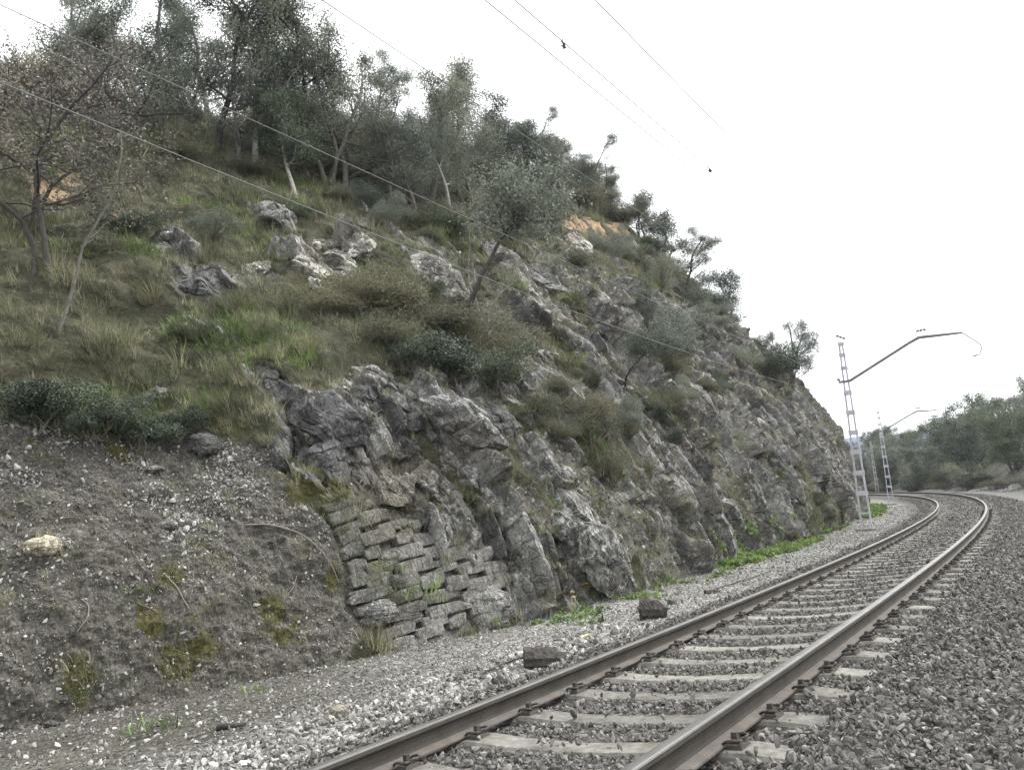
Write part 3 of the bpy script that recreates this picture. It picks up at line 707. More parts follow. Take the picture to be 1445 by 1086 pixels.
def sample_track(rs, n, s0, s1, n0, n1, size0, size1):
    s = rs.uniform(s0, s1, n); q = rs.uniform(n0, n1, n); sz = rs.uniform(size0, size1, n) * np.where(rs.rand(n) < .06, 1.35, 1); return s, q, sz
def keep_off_track(s, q):
    k = np.abs((s - S_SLEEP[0] + .305) % .61 - .305)
    on_sl = (k < .135) & (np.abs(q) < 1.31); rail = np.abs(np.abs(q) - .87) < .075
    return on_sl, rail
def k_off(s): return (s - S_SLEEP[0] + .305) % .61 - .305
def build_ballast():
    rs = np.random.RandomState(4); parts = []
    for s0, s1, den, a, b, nlo in ((0.5, 9, 980, .021, .036, -5.6), (9, 16, 620, .023, .039, -6.5), (16, 30, 300, .028, .045, -6.5), (30, 75, 80, .04, .06, -2.4)):
        w = 1.95 - nlo; m = int((s1 - s0) * w * den); parts.append(sample_track(rs, m, s0, s1, nlo, 1.95, a, b))
    s, q, sz = [np.concatenate(x) for x in zip(*parts)]
    on, rail = keep_off_track(s, q); spill = rs.rand(len(s)) < .03 + .14 * sstep(.2, .5, fbm(s * 1.7, q * 1.7, 2, 14)) + .1 * (np.abs(k_off(s)) > .1)
    k = (~on | spill) & ~rail; s, q, sz, on = s[k], q[k], sz[k], on[k]
    far = (np.abs(q) > 1.3); edge = sstep(1.9, 1.55, q); k = rs.rand(len(s)) < np.where(q > 1.5, edge, 1); s, q, sz, on, far = s[k], q[k], sz[k], on[k], far[k]
    z = ground_z(s, q) + sz * rs.uniform(-.1, .75, len(s)) + np.where(far, .035 * rs.rand(len(s)), 0)
    z = np.where(on, cantz(q) - .172 + sz * .35, z)
    # ballast heaps up against the sleeper ends
    z = z + .055 * np.exp(-((np.abs(q) - 1.5) / .25) ** 2)
    scatter('ballast_gravel', 'dark angular ballast stones around the sleepers', P(s, q, z), rs.uniform(0, 6.28, (len(s), 3)), sz * .95 * rs.choice([.65, 1, 1, 1.35], len(s)), BAL, 10, 1)
build_ballast()
def build_side_gravel():
    rs = np.random.RandomState(5); parts = []
    for s0, s1, den, a, b in ((1.0, 8, 800, .010, .027), (8, 16, 420, .012, .032), (16, 34, 170, .02, .042), (34, 60, 45, .03, .055)):
        m = int((s1 - s0) * 4.2 * den); parts.append(sample_track(rs, m, s0, s1, 1.5, 5.7, a, b))
    s, q, sz = [np.concatenate(x) for x in zip(*parts)]
    dens = (1 - .85 * sstep(2.9, 4.0, q) * sstep(7.5, 4.5, s)) * sstep(1.5, 2.0, q) * (1 - .72 * sstep(3.2, 4.8, q)) * (.55 + .6 * sstep(-.2, .4, fbm(s * .7, q * .7, 3, 8)))
    k = rs.rand(len(s)) < dens; s, q, sz = s[k], q[k], sz[k]
    sz = sz * np.where((q < 3.2) & (s < 10), rs.uniform(.7, 2.1, len(s)), rs.uniform(.5, 1.15, len(s)))
    z = ground_z(s, q) + sz * rs.uniform(-.05, .5, len(s)); ispale = rs.rand(len(s)) < np.where(s < 9, .62, .45)
    for nm, lb, col, nv, m in (('pale_gravel', 'pale limestone gravel between rail and slope', CHP, 6, ispale), ('grey_gravel', 'grey gravel of the path beside the rail', GRV, 6, ~ispale)):
        scatter(nm, lb, P(s[m], q[m], z[m]), rs.uniform(0, 6.28, (m.sum(), 3)), sz[m] * 1.25, col, nv, 2)
    m = 9000; s = rs.uniform(.5, 8.5, m); q = rs.uniform(2.7, 6.2, m); k = rs.rand(m) < sstep(8.5, 5, s) * sstep(2.7, 3.5, q); s, q = s[k], q[k]
    pl = rs.rand(len(s)) < .3; sz = np.where(pl, .008 + .03 * rs.rand(len(s)) ** 2.2, .006 + .022 * rs.rand(len(s)) ** 2)
    for nm, lb, col, m_ in (('foot_chips', 'pale chips lying on the earth at the foot of the soil slope', CHP, pl), ('foot_rubble', 'dark crumbs on the earth at the foot of the soil slope', BAL, ~pl)):
        scatter(nm + '_gravel', lb, P(s[m_], q[m_], ground_z(s[m_], q[m_]) + sz[m_] * .25), rs.uniform(0, 6.28, (m_.sum(), 3)), sz[m_] * 1.25, col, 6, 12)
    # the gravelly apron on the outer side, where the line bends
    m = 5000; s = rs.uniform(34, 95, m); q = -rs.uniform(5, 9, m); sz = rs.uniform(.04, .1, m)
    scatter('apron_gravel', 'loose grey gravel on the outer side of the bend', P(s, q, ground_z(s, q) + sz * .2), rs.uniform(0, 6.28, (m, 3)), sz, GRV, 6, 3)
build_side_gravel()

def area_weights():
    du = np.linalg.norm(np.diff(HX, axis=0), axis=2)[:, :-1]; dv = np.linalg.norm(np.diff(HX, axis=1), axis=2)[:-1]; return du * dv
AREA = area_weights()
DEPTH = np.maximum(project(HX[:-1, :-1].reshape(-1, 3))[2].reshape(AREA.shape), 3)
def sample_hill(rs, m, weight):
    w = (AREA * weight[:-1, :-1]).ravel(); c = np.cumsum(w); k = np.searchsorted(c, rs.rand(m) * c[-1]); k = np.minimum(k, len(w) - 1)
    a, b = np.unravel_index(k, AREA.shape); t, u = rs.rand(m)[:, None], rs.rand(m)[:, None]
    p = HX[a, b] * (1 - t) * (1 - u) + HX[a + 1, b] * t * (1 - u) + HX[a, b + 1] * (1 - t) * u + HX[a + 1, b + 1] * t * u
    return p, HN[a, b], a, b
DD = np.concatenate([DEPTH, DEPTH[-1:]], 0); DD = np.concatenate([DD, DD[:, -1:]], 1)
UU = np.repeat(GU[None], len(GS), 0)
VIS = (GA > 0) * (GA < 62)
def build_hill_chips():
    rs = np.random.RandomState(6)
    cl = (sstep(-.1, .45, fbm(GA * .8, GL * .8, 3, 91)) * .9 + .1) * (.22 + .78 * np.maximum(sstep(1.0, 1.5, UU), sstep(.6, .25, UU)))
    w = MASK['soil'] * cl * VIS * (UU < 2.6) * (1 - MASK['wall'])
    p, n, a, b = sample_hill(rs, 17000, w); sz = .007 + .026 * rs.rand(len(p)) ** 2.6 + (rs.rand(len(p)) < .03) * rs.uniform(.01, .04, len(p))
    scatter('scattered_pale_gravel', 'small pale stones strewn over the bare soil slope', p + n * sz[:, None] * .25, rs.uniform(0, 6.28, (len(p), 3)), sz * 1.25, CHP, 6, 4)
    p, n, a, b = sample_hill(rs, 14000, MASK['soil'] * VIS * (UU < 2.6)); sz = .006 + .02 * rs.rand(len(p)) ** 2
    scatter('soil_rubble', 'dark crumbs of soil and stone on the bare slope', p + n * sz[:, None] * .2, rs.uniform(0, 6.28, (len(p), 3)), sz, BAL, 8, 5)
    w = (MASK['scree'] + .25 * MASK['rock'] * (HN[..., 2] > .6)) * VIS / DD
    p, n, a, b = sample_hill(rs, 9000, w); sz = (.012 + .05 * rs.rand(len(p)) ** 3) * (1 + DD[a, b] / 25)
    scatter('scree_rubble', 'loose grey stones lodged on ledges of the cliff', p + n * sz[:, None] * .3, rs.uniform(0, 6.28, (len(p), 3)), sz, GRV, 6, 6)
build_hill_chips()

# ================================================================== stone wall at the foot of the cliff
def build_wall():
    rs = np.random.RandomState(12)
    h = SURF0.hit(610, 885); root = empty('stone_wall', tuple(h[0])); tag(root, 'old dry rubble wall of squared stones propping the cliff foot', 'stone wall')
    vs = []
    for i in range(10):
        bm = bmesh.new(); bmesh.ops.create_cube(bm, size=2.0); bmesh.ops.subdivide_edges(bm, edges=bm.edges[:], cuts=5, use_grid_fill=True)
        co = np.array([v.co[:] for v in bm.verts]); r = np.abs(co) ** 14; co = co / (r.sum(1, keepdims=True) ** (1 / 14)) * 1.02
        co[:, 0] *= 1 + .09 * fbm(co[:, 1] * .9 + i * 5, co[:, 2] * .9, 2, 300 + i); co[:, 1] *= 1 + .10 * fbm(co[:, 0] * .9 + i * 3, co[:, 2] * .9 + i, 2, 310 + i)
        for _ in range(4):
            n = rs.normal(size=3); n[2] = abs(n[2]); n /= np.linalg.norm(n); ex = np.maximum(0, co @ n - rs.uniform(1.05, 1.45)); co = co - ex[:, None] * n
        co = co * (1 + .075 * fbm(co[:, 0] * 2.2 + 9 * i, co[:, 1] * 2.2 + co[:, 2] * 1.3, 4, 320 + i))[:, None]
        for v, c in zip(bm.verts, co): v.co = c
        me = bpy.data.meshes.new('stone'); bm.to_mesh(me); bm.free(); me.materials.append(M['masonry']); vs.append(me)
    ly = [695, 740, 800, 860, 905]; lx = [455, 474, 490, 503, 540]; ry = [695, 712, 730, 742, 752, 775, 800, 850, 880, 905]; rx = [500, 530, 560, 600, 640, 700, 722, 728, 640, 600]
    y = 702.0; cnt = 0; inv = Matrix.Translation(root.location).inverted()
    while y < 905:
        hgt = rs.uniform(12, 20) * (1.0 if y < 800 else 1.25); yc = y + hgt / 2; x0 = np.interp(yc, ly, lx); x1 = np.interp(yc, ry, rx); x = x0 + rs.uniform(-4, 6)
        while x < x1 - 6:
            w = rs.uniform(22, 64); w = min(w, max(x1 - x, 16)); xc = x + w / 2; split = w < 50 and rs.rand() < .14
            for k in range(2 if split else 1):
                hh = hgt / 2 if split else hgt; yy = yc + (0 if not split else (k - .5) * hgt / 1.0 * .5)
                hit = SURF0.hit(xc, yy + rs.uniform(-2, 2) + (xc - x0) * .02)
                if hit is None: continue
                loc, n, (ia, ib) = hit; t = np.array([*frame(GS[ia])[2], 0.0]); n = n / np.linalg.norm(n)
                n = n + rs.normal(0, .022, 3); n /= np.linalg.norm(n); t = t - n * (t @ n); t /= np.linalg.norm(t); v = np.cross(n, t)
                if v[2] < 0: v = -v
                d = project(loc)[2]; vw = (loc - CAM) / np.linalg.norm(loc - CAM)
                ft = np.linalg.norm(t - vw * (t @ vw)); fv = np.linalg.norm(v - vw * (v @ vw))
                sx = w / F * d / ft / 2 * 1.0; sy = hh / F * d / fv / 2 * .96; sz = .12
                ang = rs.normal(0, .035); t2 = t * math.cos(ang) + v * math.sin(ang); v2 = -t * math.sin(ang) + v * math.cos(ang)
                o = bpy.data.objects.new('stone', vs[rs.randint(10)]); COL.objects.link(o); o.parent = root; q = loc + n * (rs.uniform(-.03, .016) - .10)
                fl = rs.choice([-1, 1])
                o.matrix_local = inv @ Matrix(((t2[0] * sx * fl, v2[0] * sy * fl, n[0] * sz, q[0]), (t2[1] * sx * fl, v2[1] * sy * fl, n[1] * sz, q[1]), (t2[2] * sx * fl, v2[2] * sy * fl, n[2] * sz, q[2]), (0, 0, 0, 1)))
                cnt += 1
            x += w
        y += hgt
    print('wall stones', cnt)
build_wall()

# ================================================================== separate rocks
def slope_axes(ia, ib, n):
    t = np.array([*frame(GS[ia])[2], 0.0]); t = t - n * (t @ n); t /= np.linalg.norm(t); v = np.cross(n, t)
    if v[2] > 0: v = -v
    return t, v                                   # along the line, down the slope
ROCK_CACHE = {}
def rock(name, label, px, py, wpx, hpx, mat='rock', kind=0, lean=0.0, sink=.25, thick=.55, group=None, cat='rock'):
    """a rock lodged in the slope: long axis down the slope for kind 0, lying flat for kind 1"""
    loc, n, (ia, ib) = on_hill(px, py); n0 = NRM[ia, ib]; n = n0 / np.linalg.norm(n0); d = project(loc)[2]
    t, v = slope_axes(ia, ib, n); a = wpx / F * d / 2; b = hpx / F * d / 2
    seed = int(px * 7 + py * 3) % 9973
    if kind == 0:
        ca, sa = math.cos(lean), math.sin(lean); t2 = t * ca + v * sa; v2 = -t * sa + v * ca; n2 = n - .35 * t2; n2 /= np.linalg.norm(n2)
        A = np.stack([t2, v2, np.cross(t2, v2)], 1)
        if A[:, 2] @ n < 0: A[:, 2] *= -1; 
    else:
        up = np.array([0, 0, 1.0]); rx = RT * [1, 1, 0]; rx = rx / np.linalg.norm(rx); A = np.stack([rx, np.cross(up, rx), up], 1)
    th = min(a, b) * 2 * thick if kind == 0 else b
    me = stone_mesh(name, seed, sub=6 if max(wpx, hpx) > 60 else (5 if max(wpx, hpx) > 26 else 4), planes=20, dims=(a * 1.4, b * 1.4, th * 1.25) if kind == 0 else (a * 1.12, (a + b) * .55, th * 1.12), rough=.035, lo=.5 if kind == 0 else .78, hi=.86 if kind == 0 else .98); me.materials.append(M[mat])
    o = bpy.data.objects.new(name, me); COL.objects.link(o)
    if np.linalg.det(A) < 0: A[:, 1] *= -1
    q = loc + (n if kind == 0 else np.array([0, 0, 1.0])) * th * (.5 - sink * 2)
    o.matrix_world = Matrix(((A[0, 0], A[0, 1], A[0, 2], q[0]), (A[1, 0], A[1, 1], A[1, 2], q[1]), (A[2, 0], A[2, 1], A[2, 2], q[2]), (0, 0, 0, 1)))
    tag(o, label, cat, group); return o

ROCKS = [
 ('rock_outcrop', 'dark blue-grey slab standing upright at the top end of the lower cliff', 382, 548, 46, 120, 'rock_dark', 0, -.35, .2, .5),
 ('rock_outcrop', 'big dark block overhanging the bare soil beside the wall', 448, 600, 70, 110, 'rock_dark', 0, -.5, .2, .6),  # dark colour stands in for the shade on its lower side
 ('rock_outcrop', 'black undercut block just above the moss at the top of the wall', 455, 650, 80, 60, 'rock_dark', 0, .2, .3, .5),
 ('rock_outcrop', 'long slanting slab with a dark underside, mid cliff', 545, 552, 40, 130, 'rock', 0, -.55, .2, .5),
 ('rock_outcrop', 'dark wedge below the long slanting slab', 520, 560, 60, 60, 'rock_dark', 0, -.3, .35, .4),
 ('rock_outcrop', 'small black ledge stone with moss under it, mid cliff', 585, 600, 44, 30, 'rock_dark', 0, .1, .2, .5),
 ('rock_outcrop', 'rounded knobbly rib under the dark shrub, highest of the cliff ribs', 655, 600, 60, 110, 'rock', 0, -.4, .2, .55),
 ('rock_outcrop', 'dark triangular slab hanging under the shrub at the end of the lower cliff', 702, 606, 46, 62, 'rock_dark', 0, .1, .1, .45),
 ('rock_outcrop', 'ribbed grey block standing directly on the top courses of the wall', 560, 700, 60, 80, 'rock_moss', 0, -.3, .3, .5),
 ('rock_outcrop', 'mossy grey rib falling from the mid cliff to the wall', 610, 690, 42, 100, 'rock_moss', 0, -.4, .25, .5),
 ('rock_outcrop', 'small dark stone poking out just above the wall', 597, 728, 30, 26, 'rock_dark', 0, .1, .2, .6),
 ('rock_outcrop', 'grey fractured rib right of the mid cliff above the wall end', 645, 660, 40, 80, 'rock', 0, -.4, .3, .5),
 ('rock_outcrop', 'round dark-patched boulder alone in the upper grass', 392, 308, 46, 36, 'rock', 0, 0, .2, .7),
 ('rock_outcrop', 'small pale stone balanced over a dark hollow in the grass', 236, 336, 22, 14, 'rock_pale', 1, 0, .1, .8),
 ('rock_outcrop', 'grey-white rounded stone sitting in a dark hollow in the grass', 228, 357, 32, 24, 'rock_pale', 1, 0, .15, .8),
 ('rock_outcrop', 'dark weathered outcrop falling away below the grass hollow', 282, 402, 70, 60, 'rock_dark', 0, .2, .35, .5),
 ('rock_outcrop', 'bright white lump of limestone in the grass', 365, 386, 46, 28, 'rock_pale', 0, 0, .2, .7),
 ('rock_outcrop', 'flat pale ledge forming the top of the upper outcrop', 452, 356, 62, 30, 'rock_pale', 1, 0, .2, .7),
 ('rock_outcrop', 'long pale grey slab running down from the flat ledge', 432, 386, 42, 80, 'rock_pale', 0, -.45, .25, .5),
 ('rock_outcrop', 'pale low slab half hidden by shrubs below the upper outcrop', 492, 398, 66, 44, 'rock', 0, -.3, .3, .5),
 ('rock_outcrop', 'pale stepped block joining the flat ledge to the triangular rock', 478, 372, 50, 44, 'rock_pale', 0, -.3, .2, .5),
 ('rock_outcrop', 'pale low block at the lower end of the long pale grey slab', 450, 410, 44, 36, 'rock_pale', 0, -.3, .25, .5),
 ('rock_outcrop', 'pale triangular rock close under the lowest wire', 506, 354, 46, 46, 'rock_pale', 0, -.4, .2, .5),
 ('rock_outcrop', 'broad white slab tilted towards the crooked cliff tree', 612, 392, 56, 104, 'rock_pale', 0, -.5, .2, .5),
 ('rock_outcrop', 'small white slab at the foot of the crooked cliff tree', 645, 424, 30, 36, 'rock_pale', 0, -.3, .2, .5),
 ('rock_outcrop', 'grey ledge behind the trunk of the crooked cliff tree', 690, 360, 40, 44, 'rock', 0, -.4, .25, .5),
 ('rock_outcrop', 'pale crested block high on the upper cliff under the ochre bank', 810, 352, 40, 40, 'rock_pale', 0, -.4, .2, .55),
 ('rock_outcrop', 'massive fractured face of the upper cliff', 770, 400, 60, 90, 'rock', 0, -.4, .3, .5),
 ('rock_outcrop', 'leaning nose of the upper cliff above a black cave', 850, 456, 44, 74, 'rock', 0, -.45, .2, .55),
 ('rock_outcrop', 'dark boss of rock between the cave and the cliff shrubs', 768, 508, 32, 56, 'rock', 0, -.4, .25, .55),
 ('rock_outcrop', 'pale rounded rib ending in a rock snout at the gravel path', 850, 790, 70, 110, 'rock', 0, -.55, .25, .55),
 ('rock_outcrop', 'squat overhanging boulder above the snout by the gravel path', 785, 738, 50, 46, 'rock', 0, -.3, .25, .6),
 ('rock_outcrop', 'smooth curved rib crossing the brown scree', 930, 720, 34, 120, 'rock', 0, -.5, .35, .5),
 ('rock_outcrop', 'dark blocky rib with a flat polished face mid right cliff', 970, 640, 40, 90, 'rock_dark', 0, -.5, .3, .5),
 ('rock_outcrop', 'knobbly rib reaching the bright green weeds at its foot', 1030, 730, 40, 80, 'rock', 0, -.5, .3, .5),
 ('rock_outcrop', 'long banded rib below the end of the lowest wire', 1090, 640, 40, 130, 'rock', 0, -.5, .35, .5),
 ('rock_outcrop', 'upper banded rib in the middle of the far cliff', 985, 560, 36, 80, 'rock', 0, -.5, .3, .5),
 ('boulder', 'big smooth rounded boulder at the bottom corner of the stone wall', 686, 863, 74, 58, 'rock', 1, 0, .2, .6),
 ('boulder', 'rough light-topped boulder built into the base of the wall', 530, 862, 60, 34, 'rock', 1, 0, .25, .6),
 ('boulder', 'dark pointed rock sitting on the soil below the shrubs', 288, 634, 46, 36, 'rock_dark', 1, 0, .1, .7),
 ('boulder', 'grey rock half buried among grass above the bare soil', 222, 557, 34, 20, 'rock', 1, 0, .2, .8),
 ('limestone_block', 'cream limestone block lying alone on the bare soil', 62, 775, 48, 28, 'rock_cream', 1, 0, .1, .8),
 ('flat_stone', 'flat light stone with a dark underside on the soil below the dark rock', 216, 665, 30, 10, 'rock_pale', 1, 0, .0, .8),
 ('flat_stone', 'broad grey stone sunk in the soil amid the pale chips', 236, 741, 28, 12, 'rock', 1, 0, .2, .8),
]
for r in ROCKS: rock(*r[:2], *r[2:], cat='boulder' if r[0] == 'boulder' else ('stone' if 'stone' in r[0] else 'rock'))

# ================================================================== plants
def leaf_quads(rs, pts, ln, wd, up=.25, droop=None):
    n = len(pts); d = rs.normal(size=(n, 3)); d[:, 2] += up; d /= np.linalg.norm(d, axis=1, keepdims=True)
    r = rs.normal(size=(n, 3)); w = np.cross(d, r); w /= np.linalg.norm(w, axis=1, keepdims=True) + 1e-9
    L = ln * rs.uniform(.6, 1.35, n)[:, None]; W = wd * rs.uniform(.7, 1.3, n)[:, None]; nn = np.cross(d, w)
    V = np.stack([pts, pts + d * L * .5 + w * W * .5 + nn * W * .15, pts + d * L, pts + d * L * .5 - w * W * .5 + nn * W * .15], 1).reshape(-1, 3)
    return V, np.arange(4 * n).reshape(n, 4)
def grow_tree(seed, H, clear=.35, spread=.9, stems=1, wob=.16, nb=7, nb2=5, nleaf=8000, leaf=(.09, .045), tight=.13, lean=0., width=.42, droop=0.0, bare=0.0, trunk_r=.022):
    rs = np.random.RandomState(seed); V = []; Fc = []; tips = []
    def walk(p, d, L, r, k, w, upb):
        pts = [p]; rad = [r]
        for i in range(k):
            d = d + rs.normal(0, w, 3) + np.array([0, 0, upb]); d = d / np.linalg.norm(d); p = p + d * L / k; pts.append(p); rad.append(r * (1 - .75 * (i + 1) / k))
        return pts, rad, d
    for st in range(stems):
        a = rs.uniform(0, 6.28); d = np.array([math.cos(a) * (.22 if stems > 1 else .05) + lean, math.sin(a) * (.22 if stems > 1 else .05), 1.0]); d /= np.linalg.norm(d)
        pts, rad, dd = walk(np.array([rs.normal(0, .05 * stems), rs.normal(0, .05 * stems), -.25]), d, H * rs.uniform(.78, .92) + .25, H * trunk_r * rs.uniform(.8, 1.1), 9, wob, .10)
        tube_v(V, Fc, pts, rad, 7, False)
        for b in range(nb):
            f = clear + (1 - clear) * (b + rs.rand()) / nb; f = min(f, .98); x = f * (len(pts) - 1); i = int(x); i = min(i, len(pts) - 2); q = pts[i] + (pts[i + 1] - pts[i]) * (x - i)
            a = rs.uniform(0, 6.28); L1 = H * width * rs.uniform(.65, 1.15) * (1.12 - .62 * ((f - clear) / (1 - clear + 1e-6)))
            el = rs.uniform(.1, .75); d1 = np.array([math.cos(a) * spread, math.sin(a) * spread, el]); d1 /= np.linalg.norm(d1)
            r1 = rad[i] * .5; p1, ra1, _ = walk(q, d1, L1, r1, 5, wob * 1.3, .05 - droop)
            tube_v(V, Fc, p1, ra1, 5, False)
            for c in range(nb2):
                g = rs.uniform(.3, 1.0); j = min(int(g * 5), 4); q2 = p1[j] + (p1[j + 1] - p1[j]) * (g * 5 - j); a2 = rs.normal(size=3); a2[2] = a2[2] * .6 + .3; a2 /= np.linalg.norm(a2)
                p2, ra2, _ = walk(q2, a2, L1 * rs.uniform(.28, .5), r1 * .4, 3, wob * 1.5, .03 - droop)
                tube_v(V, Fc, p2, ra2, 4, False); tips.append(p2)
    # leaves gather in sprays along the last twigs
    tips = np.array(tips); m = len(tips); dens = rs.uniform(.3, 1.5, m) * (rs.rand(m) > bare); dens /= dens.sum()
    k = rs.choice(m, nleaf, p=dens); t = rs.uniform(.15, 1.12, nleaf) * 3; j = np.minimum(t.astype(int), 2)
    c = tips[k, j] + (tips[k, j + 1] - tips[k, j]) * (t - j)[:, None]
    c = c + rs.normal(0, 1, (nleaf, 3)) * (tight * H * .28 * rs.uniform(.3, 1.1, (nleaf, 1)))
    LV, LF = leaf_quads(rs, c, leaf[0], leaf[1], .2 - droop * 3)
    return (V, Fc), (LV, LF)
TREES = {}
def tree_kind(key, name, leafm, barkm, seed, H, **kw):
    (V, Fc), (LV, LF) = grow_tree(seed, H, **kw)
    t = mesh_from('trunk', V, Fc, True); t.materials.append(M[barkm]); c = npmesh('crown', LV, LF); c.materials.append(M[leafm]); TREES[key] = (name, t, c, H)
tree_kind('oakA', 'evergreen_oak', 'leaf_oak', 'bark_dark', 1, 6, clear=.26, stems=2, nb=9, nb2=7, nleaf=20000, width=.33, leaf=(.062, .033), tight=.13, trunk_r=.017)
tree_kind('oakB', 'evergreen_oak', 'leaf_oak', 'bark_dark', 2, 6, clear=.2, stems=1, nb=14, nb2=7, nleaf=21000, width=.38, leaf=(.062, .033), tight=.14, trunk_r=.018)
tree_kind('oakC', 'evergreen_oak', 'leaf_oak', 'bark', 3, 6, clear=.3, stems=3, nb=7, nb2=6, nleaf=19000, width=.28, leaf=(.062, .033), tight=.13, trunk_r=.014)
tree_kind('oliveA', 'olive_tree', 'leaf_olive', 'bark', 4, 6, clear=.25, stems=1, nb=13, nb2=7, nleaf=22000, leaf=(.066, .034), width=.38, wob=.22, tight=.15)
tree_kind('oliveB', 'olive_tree', 'leaf_olive', 'bark', 5, 6, clear=.12, stems=2, nb=10, nb2=7, nleaf=24000, leaf=(.066, .034), width=.4, tight=.17)
tree_kind('oliveC', 'olive_tree', 'leaf_olive', 'bark_pale', 6, 6, clear=.35, stems=1, nb=12, nb2=7, nleaf=19000, leaf=(.066, .034), width=.34, tight=.16)
tree_kind('lightA', 'slender_tree', 'leaf_light', 'bark_pale', 7, 6, clear=.38, stems=1, nb=14, nb2=6, nleaf=13000, width=.26, wob=.1, trunk_r=.014)
tree_kind('thin', 'slender_tree', 'leaf_olive', 'bark', 8, 6, clear=.2, stems=2, nb=12, nb2=6, nleaf=6500, leaf=(.07, .036), width=.3, wob=.14, trunk_r=.013, bare=.05)
tree_kind('cliff', 'crooked_tree', 'leaf_olive', 'bark_dark', 9, 4, clear=.58, stems=1, nb=11, nb2=7, nleaf=11000, width=.40, wob=.26, trunk_r=.018, leaf=(.07, .035), tight=.17)
tree_kind('cliffB', 'crooked_tree', 'leaf_oak', 'bark_dark', 10, 4, clear=.1, stems=2, nb=11, nb2=7, nleaf=12000, width=.46, wob=.26, trunk_r=.018, bare=.0, tight=.26)
tree_kind('rust', 'withered_oak', 'leaf_rust', 'bark_dark', 11, 5, clear=.3, stems=2, nb=10, nb2=7, nleaf=4200, width=.40, wob=.26, trunk_r=.0125, bare=.15, leaf=(.055, .04))
tree_kind('rustB', 'withered_oak', 'leaf_rust', 'bark', 12, 5, clear=.42, stems=1, nb=9, nb2=6, nleaf=1800, width=.26, wob=.14, trunk_r=.0085, bare=.35, leaf=(.055, .04))
tree_kind('bank', 'bushy_tree', 'leaf_olive', 'bark', 13, 6, clear=.04, stems=3, nb=11, nb2=6, nleaf=17000, tight=.17, width=.36, leaf=(.13, .07))
tree_kind('bankB', 'bushy_tree', 'leaf_light', 'bark', 14, 6, clear=.04, stems=3, nb=11, nb2=6, nleaf=17000, tight=.17, width=.4, leaf=(.13, .07))
tree_kind('bankC', 'bushy_tree', 'leaf_oak', 'bark_dark', 15, 6, clear=.04, stems=3, nb=11, nb2=6, nleaf=17000, tight=.17, width=.36, leaf=(.13, .07))
tree_kind('bare', 'bare_sapling', 'leaf_rust', 'bark_pale', 16, 3, clear=.2, stems=3, nb=8, nb2=6, nleaf=60, width=.4, wob=.3, trunk_r=.01, leaf=(.03, .02))
def put_tree(key, loc, H, rz, label, group=None, lean=(0, 0)):
    name, t, c, h0 = TREES[key]; o = empty(name, tuple(loc), rz); k = H / h0; o.scale = (k, k, k); o.rotation_euler = (lean[0], lean[1], rz)
    tag(o, label, 'tree', group)
    for nm, me in (('trunk', t), ('crown', c)):
        q = bpy.data.objects.new(nm, me); COL.objects.link(q); q.parent = o
    return o
